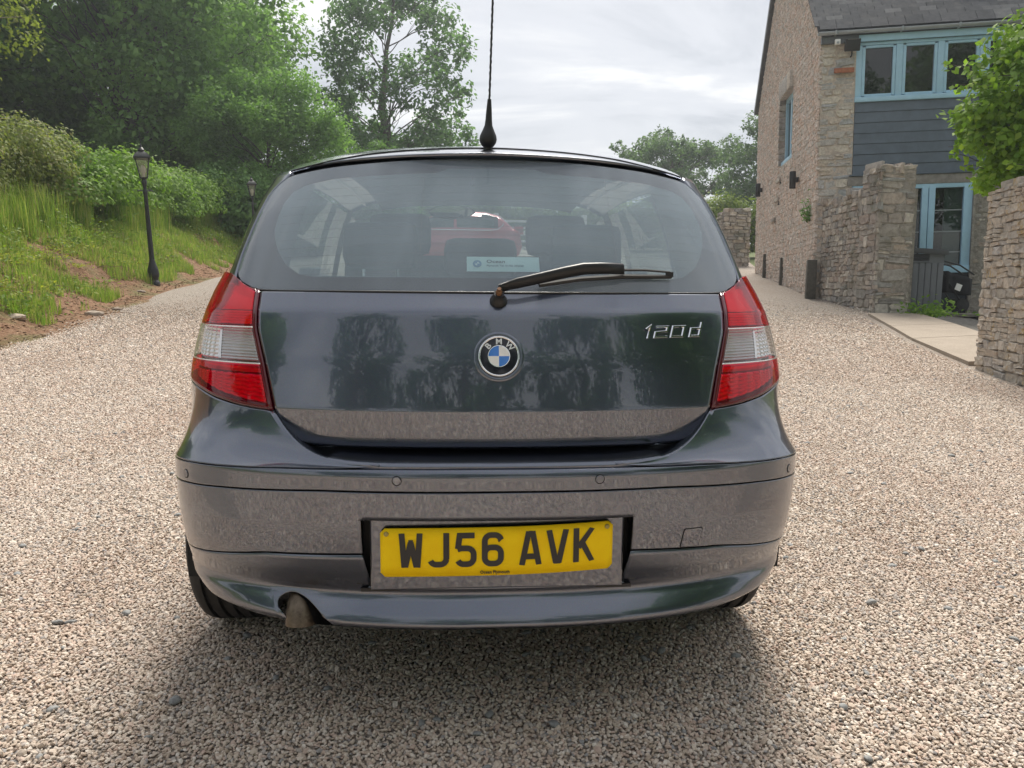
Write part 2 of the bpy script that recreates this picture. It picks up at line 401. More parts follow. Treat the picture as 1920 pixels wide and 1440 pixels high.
# ledge and shoulders above the upper seam
fold=[(.0,.014,.662),(.15,.016,.662),(.26,.024,.662),(.33,.040,.664),(.385,.062,.670),(.425,.088,.683),(.458,.112,.703),(.485,.135,.728),(.504,.152,.751),(.514,.160,.764)]
lampbot=[(.514,.160,.760),(.56,.182,.764),(.607,.203,.769),(.675,.250,.781),(.729,.306,.797),(.766,.362,.808),(.792,.43,.818),(.80,.50,.822)]
def resample(pts,n):
    pts=np.array(pts,float); d=np.concatenate([[0],np.cumsum(np.linalg.norm(np.diff(pts,axis=0),axis=1))]); t=np.linspace(0,d[-1],n)
    # Catmull style smoothing through dense linear then blur
    q=np.stack([np.interp(t,d,pts[:,k]) for k in range(3)],-1)
    for _ in range(3): q[1:-1]=.25*q[:-2]+.5*q[1:-1]+.25*q[2:]
    return q
NT_=60
top=resample(fold[2:]+lampbot[1:],NT_)
pp=np.linspace(pB(np.array([.26]),.65)[0],1.22,NT_); xs_=x_of_p(pp); bot=SB(pp,zs1(xs_)+GAP)
ww=samp(14,.02)
for s in (-1,1):
    P=bot[:,None,:]*(1-ww)[None,:,None]+top[:,None,:]*ww[None,:,None]
    sag=np.sin(np.pi*ww)[None,:]*np.linalg.norm(top-bot,axis=1)[:,None]
    P[:,:,1]+= -.03*sag*0+.05*sag; P[:,:,2]+= -.02*sag
    # roll the lower edge over
    k=np.clip(1-ww/.16,0,1)**2; P[:,:,1]+=0; P[:,:,2]-=0
    P=P*np.array([s,1,1]); panel('bumper_shoulder',P,M_PAINT,bumper,rim=.0015,depth=.004)
fr=np.array(fold); frs=resample(fr,40); full=np.concatenate([frs[::-1]*np.array([-1,1,1]),frs[1:]])
wv=np.linspace(0,1,8)
back=full.copy(); back[:,1]=np.maximum(.25,full[:,1]+.06); back[:,2]=np.where(full[:,2]<.67,full[:,2]+.12*(back[:,1]-full[:,1]),full[:,2]-.002); back[:,0]*=.975
P=full[:,None,:]*(1-wv)[None,:,None]+back[:,None,:]*wv[None,:,None]
P[:,:,2]-=(np.sin(np.pi*wv)*.010)[None,:]*np.clip((full[:,2]-.665)/.05,0,1)[:,None]
panel('loading_ledge',P,M_PAINT,bumper,rim=.003,depth=.01,outc=(0,.1,.2))
# dark backing sheet just inside every gap
def shell(name,S,ps,z0,z1,off,parent,nz=10):
    Z=np.linspace(z0,z1,nz); P=S(ps[:,None]+0*Z[None,:],Z[None,:]+0*ps[:,None]); P[:,:,1]+=off; P[:,:,0]*=(1-off*1.0)
    return panel(name,P,M_UNDER,parent,rim=0)
shell('bumper_backing',SB,np.linspace(.42,1.2,20),.38,.655,.014,bumper); shell('bumper_backing',SB,np.linspace(-1.2,-.42,20),.38,.655,.014,bumper); shell('bumper_backing',SB,np.linspace(-.42,.42,20),.56,.652,.014,bumper)
# parking sensors, towing-eye cover
def onskin(S,pf,x,z,off=0):
    p=pf(np.array([x]),z)[0]; a=S(np.array(p),np.array(z)); e=1e-3
    tu=S(np.array(p+e),np.array(z))-a; tv=S(np.array(p),np.array(z+e))-a
    N=np.cross(tu,tv); N/=np.linalg.norm(N); N=-N if N[1]>0 else N
    return Vector(a+N*off),Vector(N)
def frame(N):
    N=N.normalized(); X=Vector((0,0,1)).cross(N).normalized(); Y=N.cross(X); return Matrix((X,Y,N)).transposed()
def pxz(x,z):
    return onskin(SB,pB,x,z)
for x,z in ((-.735,.606),(-.222,.632),(.222,.632),(.735,.606)):
    a,N=pxz(x,z); Mx=frame(N).to_4x4(); Mx.translation=a
    b=MB(); b.lathe([(.0,.0015),(.0085,.0015),(.0092,.0008),(.0095,-.004)],20); o=b.build('parking_sensor',M_PAINT,bumper); o.matrix_local=Mx
    b=MB(); b.lathe([(.0098,-.004),(.0098,.0006),(.0110,.0006),(.0110,-.004)],20,caps=False); q=b.build('sensor_ring',M_UNDER,bumper); q.matrix_local=Mx
a,N=pxz(.448,.478); Mx=frame(N).to_4x4(); Mx.translation=a
def roundpoly(pts,r,n=5):
    out=[]; m=len(pts)
    for i in range(m):
        A,B,C_=Vector(pts[i-1]),Vector(pts[i]),Vector(pts[(i+1)%m]); u=(A-B).normalized(); v=(C_-B).normalized()
        for k in range(n+1):
            t=k/n; out.append((B+u*r*(1-t)**2+v*r*t**2))
    return out
def plate_poly(poly,z0,z1):
    m=len(poly); V=[(p[0],p[1],z0) for p in poly]+[(p[0],p[1],z1) for p in poly]; F=[tuple(range(m,2*m))]+[(i,(i+1)%m,m+(i+1)%m,m+i) for i in range(m)]; return V,F
quad=[(-.026,-.021),(.021,-.021),(.027,.023),(-.020,.023)]
V,F=plate_poly(roundpoly([(x*1.07,y*1.07) for x,y in quad],.005),-.003,.0004); o=mesh('cover_gap',V,F,M_UNDER,bumper,False); o.matrix_local=Mx
V,F=plate_poly(roundpoly(quad,.005),-.003,.0014); o=mesh('towing_cover',V,F,M_PAINT,bumper,False); o.matrix_local=Mx
# ---- number plate (slightly bowed sheet) and its lettering
plate=empty('number_plate',parent=car)
def plate_pt(x,z,off=0):   # x,z in metres on the plate, centre 0,0
    bow=.008*math.cos(PI*x/.52); return Vector((x-.002,.028+.055*x*x*2-.004*math.cos(x*5)-off+.06*(.0-z)*.2,.4665+z+.016*max(0,x)*max(0,x)/.0676*.35+.012*x))
def plate_grid(x0,x1,zt,zb_,n=24):
    return [[plate_pt(x0+(x1-x0)*i/n,zb_+(zt-zb_)*j/6) for j in range(7)] for i in range(n+1)]
V=[];F=[]
out2=roundpoly([(-.26,-.0555),(.26,-.0555),(.26,.0555),(-.26,.0555)],.010,6)
G=[]; NX=52
for i in range(NX+1):
    x=-.26+.52*i/NX; zz=.0555
    d=.26-abs(x); zz=.0555-(.010-math.sqrt(max(0,.010**2-(.010-d)**2)) if d<.010 else 0)
    G.append([plate_pt(x,-zz),plate_pt(x,-zz*.5),plate_pt(x,0),plate_pt(x,zz*.5),plate_pt(x,zz)])
panel('plate_sheet',np.array([[tuple(v) for v in r] for r in G]),M_YEL,plate,rim=.002,depth=.004,outc=(0,2,.5))
def stroke(mb,pts,w,off=.0016,close=False):
    """mitred stroke of width w along 2-D pts (mm), laid on the plate"""
    P=[]
    for p in pts:
        if not P or (Vector(p)-P[-1]).length>.05: P.append(Vector(p))
    m=len(P); L=[];Rr=[]
    for i in range(m):
        a=P[i-1] if (i>0 or close) else None; c_=P[(i+1)%m] if (i<m-1 or close) else None
        if a is None: d=(c_-P[i]).normalized(); nrm=Vector((-d.y,d.x)); L.append(P[i]+nrm*w/2); Rr.append(P[i]-nrm*w/2); continue
        if c_ is None: d=(P[i]-a).normalized(); nrm=Vector((-d.y,d.x)); L.append(P[i]+nrm*w/2); Rr.append(P[i]-nrm*w/2); continue
        d1=(P[i]-a).normalized(); d2=(c_-P[i]).normalized(); n1=Vector((-d1.y,d1.x)); n2=Vector((-d2.y,d2.x)); mm=(n1+n2); mm=mm.normalized() if mm.length>1e-6 else n1
        k=min(w/2/max(mm.dot(n1),.35),w); L.append(P[i]+mm*k); Rr.append(P[i]-mm*k)
    for i in range(m if close else m-1):
        j=(i+1)%m
        mb.append([L[i],Rr[i],Rr[j],L[j]])
def arc(cx,cy,r,a0,a1,n=6): return [(cx+r*math.cos(R(a0+(a1-a0)*k/n)),cy+r*math.sin(R(a0+(a1-a0)*k/n))) for k in range(n+1)]
# characters 50 x 79 mm, stroke 13
GL={'W':([[(5,79),(10.5,0)],[(12.5,0),(25,58)],[(20,57),(30,57)],[(25,58),(37.5,0)],[(39.5,0),(45,79)]],50),
 'J':([[(43,79),(43,20)]+arc(29,20.5,14,0,-90)+[(21,6.5)]+arc(21,20.5,14,-90,-158)],50),
 '5':([[(45,72.5),(12,72.5),(8,42)],[(7,40.5)]+[(14,43),(29,43)]+arc(29,29,14,90,0)+[(43,20.5)]+arc(29,20.5,14,0,-90)+[(21,6.5)]+arc(21,20.5,14,-90,-155)],50),
 '6':([[(43.3,60)]+arc(29,58.5,14,8,90)+[(21,72.5)]+arc(21,58.5,14,90,180)+[(7,20.5)]+arc(21,20.5,14,180,270)+[(29,6.5)]+arc(29,20.5,14,-90,0)+[(43,30)]+arc(29,30,14,0,90)+[(21,44)]+arc(21,30,14,90,180)],50),
 'A':([[(6,0),(21,79)],[(21,77),(25,77),(29,77)],[(29,79),(44,0)],[(13,20),(37,20)]],50),
 'V':([[(6,79),(22,2)],[(20,5),(25,3),(30,5)],[(28,2),(44,79)]],50),
 'K':([[(7,0),(7,79)],[(12,34),(43,79)],[(20,46),(43,0)]],50)}
ink=[]
xx=-.26+.0425
for ch in 'WJ56 AVK':
    if ch==' ': xx+=.0235; continue
    st,w=GL[ch]; quads=[]
    for pts in st: stroke(quads,[(x,min(max(y,0),79)) for x,y in pts],13.0)
    vv=[];ff=[]
    for qd in quads:
        # subdivide along x is not needed: strokes are short
        b0=len(vv)
        for v in qd:
            x=xx+v.x*.001; z=-.0385+min(max(v.y,0),79)*.001+.0045; vv.append(plate_pt(x,z,.0020+.0002*len(ff)/50))
        ff.append((b0,b0+1,b0+2,b0+3))
    mesh('plate_character',vv,ff,M_INK,plate,False); xx+=(w+10.6)*.001
o=text_mesh('plate_supplier','Ocean Plymouth',.0098,M_INK,plate,ext=.0002,bold=.0002); o.matrix_local=Matrix.Translation(plate_pt(-.006,-.0475,.002))@Matrix.Rotation(PI/2,4,'X')
for x in (-.2465,.2465):
    a=plate_pt(x,.0435,.001); b=MB(); b.lathe([(.0,.005),(.0042,.004),(.0056,.001),(.0056,-.002)],14); o=b.build('plate_screw',simple('screw_cap',(.42,.33,.10),.5),plate); o.matrix_local=Matrix.Translation(a)@Matrix.Rotation(PI/2,4,'X')
# ---- tailgate
tail=empty('tailgate',parent=car)
xe=lambda z: itp(z,[(.674,.30),(.677,.36),(.681,.41),(.688,.443),(.705,.477),(.735,.501),(.764,.513),(.869,.5395),(.95,.565),(.989,.5665),(1.038,.571)])-.003
zz=np.unique(np.concatenate([[.674,.6745,.6755,.677,.679,.681,.684,.688,.694,.70,.712,.724,.738,.75],np.linspace(.758,.7625,2),[.766,.768,.770,.772,.775,.780,.785],np.linspace(.80,.96,10),[.975,.984,.989,.992,.995,.998,1.001,1.005,1.012,1.02,1.028,1.034,1.0365]]))
uu=samp(60,.006)*2-1
P=np.array([[SH(pH(np.array(u*xe(z)),z),np.array(z)) for z in zz] for u in uu])
panel('tailgate_skin',P,M_PAINT,tail,rim=.004,depth=.022)
Z=np.linspace(.69,1.03,8); P=np.array([[SH(pH(np.array(u*(xe(z)+.004)),z),np.array(z))+np.array([0,.024,0]) for z in Z] for u in np.linspace(-1,1,14)]); panel('tailgate_backing',P,M_UNDER,tail,rim=0)
# ---- rear window
gx=lambda z: itp(z,[(1.037,.55),(1.040,.585),(1.046,.605),(1.057,.633),(1.070,.648),(1.082,.656),(1.10,.656),(1.13,.653),(1.195,.639),(1.246,.625),(1.301,.608),(1.33,.586),(1.352,.555),(1.366,.46),(1.373,.40),(1.384,.24),(1.390,.10),(1.3925,.02)])
zt=lambda x: itp(np.abs(x),[(0,1.392),(.01,1.392),(.24,1.383),(.40,1.372),(.45,1.367),(.555,1.353),(.586,1.331),(.608,1.301)])
zbg=lambda x: itp(np.abs(x),[(0,1.0395),(.52,1.0405),(.57,1.042),(.60,1.048),(.633,1.061),(.648,1.074),(.656,1.09)])
glass=empty('rear_window',parent=tail)
xs_=np.unique(np.concatenate([np.linspace(-.60,.60,61),np.linspace(.60,.655,9),-np.linspace(.60,.655,9)]))
def glass_grid(off=0,n=34):
    P=np.zeros((len(xs_),n,3)); v=np.linspace(0,1,n)
    for i,x in enumerate(xs_):
        top=min(zt(x),itp(abs(x),[(0,1.4),(.553,1.4),(.575,1.340),(.607,1.303),(.624,1.25),(.637,1.2),(.652,1.13),(.656,1.10)])); z=zbg(x)+(top-zbg(x))*v
        P[i]=SG(pG(np.full(n,x),z),z)
    P[:,:,1]+=off*.8; P[:,:,2]-=off*.6; return P
GP=glass_grid(); panel('window_glass',GP,M_GLASS,glass,rim=0)
# black printed border just inside the pane, with the brake-light notch
M_FRIT=clearmat('window_border',(.03,.03,.04),dust_veil=(.02,.02,.026),dust_veil_amt=.9,ior=1.3)
inner=[(-.476,1.081),(-.515,1.105),(-.54,1.135),(-.556,1.164),(-.566,1.20),(-.562,1.235),(-.553,1.275),(-.532,1.305),(-.50,1.322),(-.42,1.337),(-.313,1.344),(-.16,1.350),(-.135,1.355),(-.117,1.363),(.11,1.365),(.13,1.358),(.15,1.352)]
innr=[(-x,z) for x,z in inner[:11]][::-1]; loop_in=inner+[(.253,1.348)]+innr; loop_in+= [(x,1.074) for x in np.linspace(.43,-.43,12)]
def outer_pt(x,z):
    # radial projection from the pane centre to the pane outline
    cx,cz=0,1.21; d=np.array([x-cx,z-cz]); t=1.0
    for _ in range(60):
        q=np.array([cx,cz])+d*t
        if abs(q[0])>=gx(np.clip(q[1],1.0375,1.3924))-.002 or q[1]>zt(q[0])-.001 or q[1]<zbg(q[0])+.001: break
        t+=.01
    return q
mi=len(loop_in); rows=[]
dense=[]
for i in range(mi):
    a=np.array(loop_in[i]); c_=np.array(loop_in[(i+1)%mi]); k=max(1,int(np.linalg.norm(c_-a)/.02))
    for j in range(k): dense.append(a+(c_-a)*j/k)
V=[];F=[]; K=5
for q in dense:
    o_=outer_pt(*q)
    for k in range(K):
        w=k/(K-1); x,z=q*(1-w)+o_*w; z=np.clip(z,1.039,1.3925); pt=SG(pG(np.array(x),z),np.array(z)); V.append(pt+np.array([0,.0035,-.0025]))
m=len(dense)
for i in range(m):
    for k in range(K-1): a=i*K+k; b_=((i+1)%m)*K+k; F.append((a,a+1,b_+1,b_))
mesh('window_border',V,F,M_FRIT,glass)
# pale veil added on the clear part, brightening it like the lit cabin
V=[];F=[]; K=9; cx_,cz_=0,1.21
for q in dense:
    for k in range(K):
        w=k/(K-1); x,z=q[0]*w,cz_+(q[1]-cz_)*w; pt=SG(pG(np.array(x),z),np.array(z)); V.append(pt+np.array([0,.0045,-.003]))
for i in range(m):
    for k in range(K-1): a=i*K+k; b_=((i+1)%m)*K+k; F.append((a,a+1,b_+1,b_))
mesh('window_veil',V,F,M_VEIL,glass)
# demister lines
M_WIRE=simple('demister_wire',(.05,.03,.025),.6,var=0)
for zc in np.linspace(1.088,1.335,12):
    lim=min(.55,np.interp(zc,[1.08,1.15,1.24,1.31,1.34],[.46,.54,.55,.50,.40])); path=[]
    for x in np.linspace(-lim,lim,24):
        z=zc-.015*(x/.55)**2; a=SG(pG(np.array(x),z),np.array(z)); path.append((a[0],a[1]+.003,a[2]))
    MB().tube(path,.00045,4).build('demister_line',M_WIRE,glass)
for x in (-.18,.30):
    path=[]
    for z in np.linspace(1.08,1.34,12): a=SG(pG(np.array(x),z),np.array(z)); path.append((a[0],a[1]+.003,a[2]))
    MB().tube(path,.00045,4).build('demister_line',M_WIRE,glass)
# rubber seal under the pane
path=[]
for x in np.linspace(-.60,.60,40):
    a=SG(pG(np.array(x),float(zbg(x))-.0022),np.array(float(zbg(x))-.0022)); path.append((a[0],a[1]-.001,a[2]))
MB().tube(path,.0028,6).build('window_seal',M_BLACK,glass,smooth=True)
# sticker inside the pane
M_STK=M_AQUA; stk=empty('dealer_sticker',parent=glass)
def gpt(x,z,off=.0025):
    a=SG(pG(np.array(x),z),np.array(z)); return Vector((a[0],a[1]+off*.7,a[2]-off*.7))
def sticker_patch(x0,x1,z0,z1,mat,name,off):
    P=np.array([[tuple(gpt(x,z,off)) for z in np.linspace(z0,z1,4)] for x in np.linspace(x0,x1,8)]); return panel(name,P,mat,stk,rim=0)
sticker_patch(-.069,.105,1.0885,1.124,M_STK,'sticker_sheet',.0020)
a=gpt(0,1.106,.0); e2=(gpt(0,1.118,0)-gpt(0,1.10,0)).normalized(); nz_=Vector((1,0,0)).cross(e2)
def stick_mat(x,z,off): 
    p=gpt(x,z,0); Mx=Matrix((Vector((1,0,0)),e2,nz_)).transposed().to_4x4(); Mx.translation=p+nz_*off; return Mx
M_STXT=simple('sticker_ink',(.05,.10,.13),.5,var=0); M_SBLU=simple('sticker_blue',(.12,.32,.50),.5,var=0)
o=text_mesh('sticker_lettering','Ocean',.0135,M_STXT,stk,ext=.0001,bold=.0002,xs=1.25,align='LEFT'); o.matrix_local=stick_mat(-.022,1.1115,-.0005)
o=text_mesh('sticker_lettering','Plymouth Tel. 01752 202020',.0068,M_STXT,stk,ext=.0001,bold=.0001,xs=1.12,align='LEFT'); o.matrix_local=stick_mat(-.022,1.1015,-.0005)
def roundel(parent,Mx,r,bl,wh,ring,rimm,letters=True):
    b=MB(); b.lathe([(r*1.0,-.004),(r*1.0,.0012*r/.042),(r*.97,.0026*r/.042),(r*.93,.0026*r/.042),(r*.90,.0010*r/.042)],48,caps=False); o=b.build('emblem_rim',rimm,parent,smooth=True); o.matrix_local=Mx
    b=MB(); b.lathe([(r*.905,.0002*r/.042),(.86*r,.0010*r/.042),(0,.0010*r/.042)],48); o=b.build('emblem_ring',ring,parent); o.matrix_local=Mx
    for k in range(4):
        V=[(0,0,.0016*r/.042)]+[(r*.505*math.cos(PI/2*(k+j/12)),r*.505*math.sin(PI/2*(k+j/12)),.0016*r/.042) for j in range(13)]
        o=mesh('emblem_quarter',V,[(0,j,j+1) for j in range(1,13)],(wh,bl)[k%2],parent,False); o.matrix_local=Mx
    b=MB(); b.lathe([(r*.505,.0008*r/.042),(r*.505,.0020*r/.042),(r*.535,.0020*r/.042),(r*.535,.0008*r/.042)],48,caps=False); o=b.build('emblem_inner_rim',rimm,parent); o.matrix_local=Mx
roundel(stk,stick_mat(-.044,1.107,-.0012)@Matrix.Rotation(PI,4,'X') if False else stick_mat(-.044,1.1065,-.0012),.0105,M_SBLU,M_AQUA,M_SBLU,M_SBLU)
# ---- emblem and model lettering
em=empty('tailgate_emblem',parent=tail)
a,N=onskin(SH,pH,.003,.894,.003); Mx=frame(N).to_4x4(); Mx.translation=a
ER=.0472
roundel(em,Mx,ER,M_BLUE,M_WHITE,M_BLKENAMEL,M_CHROME)
for ch,ang in (('B',47),('M',0),('W',-47)):
    o=text_mesh('emblem_letter',ch,.0190,M_SILVER,em,ext=.0005,bold=.0004,xs=1.05)
    o.matrix_local=Mx@Matrix.Rotation(R(ang),4,'Z')@Matrix.Translation((0,ER*.70,.0022))
b=MB(); b.lathe([(ER*1.01,-.003),(ER*1.03,-.0015),(ER*1.20,-.0028),(ER*1.24,-.005)],48,caps=False); o=b.build('emblem_seat',M_PAINT,em,smooth=True); o.matrix_local=Mx
DG={'1':[[(4,22),(11,30),(11,0)]],'2':[[(0,27),(26,27),(26,16),(3,14),(3,3),(29,3)]],'0':[[(3,3),(27,3),(27,27),(3,27)]],'d':[[(23,36),(23,3),(3,3),(3,21),(23,21)]]}
mdl=empty('model_lettering',parent=tail)
a,N=onskin(SH,pH,.340,.934,.003); a2,N2=onskin(SH,pH,.505,.936,.003)
ux=(a2-a); Ltot=ux.length; ux.normalize(); uz=Vector((0,.12,1)).normalized(); un=ux.cross(uz).normalized()
def bevel_stroke(pts,w,close,h=2.2):
    q=[]; stroke(q,pts,w,close=close); q2=[]; stroke(q2,pts,w*.45,close=close); return q,q2
for ch,x0 in (('1',0),('2',22),('0',57),('d',97)):
    st=DG[ch]; V=[];F=[]
    for pts in st:
        P3=[((x+x0)*1.0+y*.20,y) for x,y in pts]; q,q2=bevel_stroke(P3,6.2,ch=='0')
        for A,Bq in zip(q,q2):
            b0=len(V)
            for v in A: V.append(a+ux*(v.x*.00128)+uz*(v.y*.00098-.002)+un*.0005)
            for v in Bq: V.append(a+ux*(v.x*.00128)+uz*(v.y*.00098-.002)+un*.0032)
            F+=[(b0+4,b0+5,b0+6,b0+7)]+[(b0+i,b0+(i+1)%4,b0+4+(i+1)%4,b0+4+i) for i in range(4)]
    mesh('model_character',V,F,M_CHROME,mdl,False)
# ---- rear wiper
wip=empty('rear_wiper',parent=tail)
pv,N=onskin(SH,pH,.004,1.018,.0)
b=MB(); b.lathe([(.0205,-.004),(.0205,.004),(.017,.010),(.0125,.016),(.0115,.026),(.0,.026)],24); o=b.build('wiper_pivot',M_BLACK,wip); Mx=frame(N).to_4x4(); Mx.translation=pv; o.matrix_local=Mx
b=MB(); b.lathe([(.0075,.026),(.0075,.034),(.005,.036),(.005,.043),(.0,.043)],6); o=b.build('wiper_nut',M_RUST,wip); o.matrix_local=Mx
def wpt(x,z,off): 
    a=SG(pG(np.array(x),z),np.array(z)); return Vector((a[0],a[1],a[2]))+Vector((0,-.75,.65)).normalized()*off
top_=[(.004,1.030,.028),(.03,1.038,.030),(.045,1.041,.033),(.10,1.053,.034),(.16,1.066,.036),(.205,1.075,.036),(.25,1.079,.033),(.305,1.081,.028)]
wid=[.009,.009,.0125,.0135,.0145,.0155,.0155,.0145]
V=[];F=[]
for (x,z,o_),w in zip(top_,wid):
    c_=wpt(x,z,o_); t_=Vector((.95,0,.3)).normalized(); up_=Vector((-.25,.45,.85)).normalized(); nn=Vector((0,-.75,.65))
    for du,dn in ((.5,0),(.30,.008),(-.1,.010),(-.55,.006),(-1.0,-.006),(-.6,-.012)): V.append(c_+up_*w*du*1.0+nn*dn*1.1)
k=6
for i in range(len(top_)-1):
    for j in range(k): F.append((i*k+j,i*k+(j+1)%k,(i+1)*k+(j+1)%k,(i+1)*k+j))
F+= [tuple(range(k)),tuple((len(top_)-1)*k+j for j in range(k))]
mesh('wiper_arm',V,F,M_BLACK,wip); smooth_by_angle(wip.children[-1].data,50)
b=MB(); b.tube([wpt(.10,1.048,.012),wpt(.20,1.064,.010),wpt(.305,1.072,.009),wpt(.435,1.0735,.008)],[.006,.006,.006,.005],6); b.tube([wpt(.29,1.079,.022),wpt(.36,1.081,.020),wpt(.432,1.0795,.016)],[.0035,.003,.0025],6); b.box(wpt(.430,1.0765,.012),(.018,.008,.012)); b.build('wiper_blade',M_BLACK,wip)
# ---- tail lamps
def lamp_zb(x): return itp(np.abs(x),[(.50,.762),(.515,.7635),(.607,.773),(.675,.785),(.729,.801),(.766,.812),(.80,.823)])
def lamp_zt(x): return itp(np.abs(x),[(.55,1.040),(.571,1.041),(.60,1.048),(.625,1.058),(.648,1.072),(.668,1.083),(.70,1.089),(.76,1.089)])
lin_in=lambda z: itp(z,[(.76,.5165),(.869,.5425),(.95,.5675),(.989,.569),(1.041,.574)])
def lamp_patch(z0,z1,inset_in,out=1.06,off=0,nu=26,nv=12,uu=None,vv=None):
    """z0,z1 functions of x (bounded by lamp outline)"""
    us_=samp(nu,.01) if uu is None else uu; vs_=samp(nv,.02) if vv is None else vv
    U,Vv=np.meshgrid(us_,vs_,indexing='ij'); z=.9+0*U
    for _ in range(6):
        pin=pH(lin_in(np.clip(z,.76,1.041))+inset_in,z); p=pin+(out-pin)*U; x=np.abs(SH(p,z)[...,0])
        a=np.maximum(z0(x),lamp_zb(x)); b_=np.minimum(z1(x),lamp_zt(x)); z=a+(b_-a)*Vv
    P=SH(p,z)
    if off:
        P[:,:,1]+=off*.85; P[:,:,0]*=(1-off*.9)
    return P
for s in (-1,1):
    lamp=empty('tail_lamp',parent=car); S=np.array([s,1,1])
    panel('lamp_housing',lamp_patch(lambda x:0*x,lambda x:2+0*x,.004,off=.026,nu=16,nv=20)*S,M_MAROON,lamp,rim=.003,depth=.02)
    zb_=np.linspace(.7635,1.041,30); pi_=pH(lin_in(zb_),zb_); po_=pH(lin_in(zb_)+.0115,zb_)
    P=np.stack([SH(pi_+(po_-pi_)*u,zb_) for u in np.linspace(0,1,4)],0); panel('lamp_bezel',P*S,M_MAROON,lamp,rim=.003,depth=.02)
    P=lamp_patch(lambda x:lamp_zb(x),lambda x:lamp_zb(x)+.0065,.009,nu=24,vv=np.linspace(0,1,3)); panel('lamp_bezel',P*S,M_MAROON,lamp,rim=.002,depth=.02)
    for za,zc in ((.8675,.8708),(.9512,.9548)):
        P=lamp_patch(lambda x:za+0*x,lambda x:zc+0*x,.009,out=1.04,off=-.0012,nu=20,vv=np.linspace(0,1,3)); panel('lens_joint',P*S,M_REFL,lamp,rim=.001,depth=.004)
    zones=[('red_lens',lambda x:lamp_zb(x)+.006,lambda x:.8675+0*x,M_LENSR),('clear_lens',lambda x:.8705+0*x,lambda x:.9515+0*x,M_LENSC),('red_lens',lambda x:.9545+0*x,lambda x:lamp_zt(x)-.002,M_LENSR)]
    for nm,a_,b_,mt in zones:
        panel(nm,lamp_patch(a_,b_,.011,out=1.04,off=-.0015)*S,mt,lamp,rim=.003,depth=.006)
    # moulded reflectors behind the lenses
    def dimple(z0,z1,mat,nu,nv,ku,kv,amp,u0=0,u1=1,name='lamp_reflector',base=.002):
        uu=np.linspace(u0,u1,nu); vv=np.linspace(0,1,nv); P=lamp_patch(z0,z1,.012,out=1.03,off=base,uu=uu,vv=vv)
        h=amp*np.abs(np.sin(np.pi*ku*(uu-u0)/(u1-u0)))[:,None]**.7*np.abs(np.sin(np.pi*kv*vv))[None,:]**.7 if ku else amp*np.abs(np.sin(np.pi*kv*vv))[None,:]+0*uu[:,None]
        P[:,:,1]-=h; panel(name,P*S,mat,lamp,rim=0)
    dimple(lambda x:.872+0*x,lambda x:.950+0*x,M_REFL,46,46,9,8,.009,.34,1,base=.020)
    dimple(lambda x:.872+0*x,lambda x:.950+0*x,M_REFLD,20,60,0,11,.004,.02,.31,base=.020)
    dimple(lambda x:.872+0*x,lambda x:.950+0*x,M_REFL,4,60,0,11,.003,.0,.03,base=.018); dimple(lambda x:.874+0*x,lambda x:.948+0*x,M_REFL,4,10,0,1,.001,.31,.34,base=.018)
    dimple(lambda x:lamp_zb(x)+.008,lambda x:.842+0*x,M_REFL,70,40,14,6,.010,.02,1,base=.020)
    dimple(lambda x:.846+0*x,lambda x:.866+0*x,M_REFL,10,6,0,1,.002,.0,1,base=.020)
    dimple(lambda x:.957+0*x,lambda x:.990+0*x,M_REFL,40,24,0,5,.004,.0,1,base=.020)
    dimple(lambda x:.992+0*x,lambda x:lamp_zt(x)-.004,M_REFL,30,30,0,2,.003,.0,1,base=.020)
# ---- rear pillars
for s in (-1,1):
    zz=np.linspace(1.058,1.372,26); uu=samp(18,.02); P=np.zeros((len(uu),len(zz),3))
    for j,z in enumerate(zz):
        x0=float(gx(min(z,1.352)))+.0035 if z<1.352 else .5585
        p0=pG(np.array(min(x0,Gf(z)*.999)),z)
        if z<1.087: p0=max(p0,pG(np.array(min(.655+.004,Gf(z)*.999)),z))
        P[:,j]=SG(p0+(1.62-p0)*uu,np.full(len(uu),z))
    panel('rear_pillar',P*np.array([s,1,1]),M_PAINT,car,rim=.003,depth=.02)
# ---- roof with spoiler edge
RZ=tabf([(.40,1.385),(.46,1.4025),(.50,1.416),(.56,1.433),(.65,1.454),(.8,1.480),(1.0,1.503),(1.3,1.523),(1.7,1.533),(2.1,1.526),(2.4,1.508),(2.6,1.49)])
ye=lambda x: .46+.26*(np.abs(x)/.62)**2.2
ze=lambda x: itp(np.abs(x),[(0,0),(.16,-.0025),(.25,-.004),(.35,-.0065),(.45,-.0115),(.52,-.0165),(.57,-.022),(.61,-.036),(.64,-.050),(.66,-.060)])
def roof_pt(x,y):
    k=smooth01(y-ye(x),0,.6); return RZ(y-(ye(x)-.46)*(1-.5*k))+ze(x)*(1-.35*k)-.060*(np.abs(x)/.65)**5*k-.02*(np.abs(x)/.65)**2*k
roof=empty('roof',parent=car)
xr=np.concatenate([-np.linspace(0,.632,30)[::-1],np.linspace(0,.632,30)[1:]]); P=[]
for x in xr:
    ys=np.concatenate([[ye(x),ye(x)+.004,ye(x)+.012],np.linspace(ye(x)+.03,2.42-.10*(x/.66)**2,26)]); P.append([(x,y,float(roof_pt(x,y))) for y in ys])
panel('roof_skin',np.array(P),M_PAINT,roof,rim=.003,depth=.006,outc=(0,1.4,.8))
P=[]
for x in xr:
    y0=ye(x); z0=float(roof_pt(x,y0)); P.append([(x,y0+.0005,z0-.001),(x*.999,y0+.003,z0-.004),(x*.997,y0+.010,z0-.009),(x*.994,y0+.018,z0-.0135),(x*.985,y0+.05,z0-.018),(x*.97,y0+.10,z0-.012)])
panel('spoiler_edge',np.array(P),M_PAINT,roof,rim=0,outc=(0,1.4,1.6))
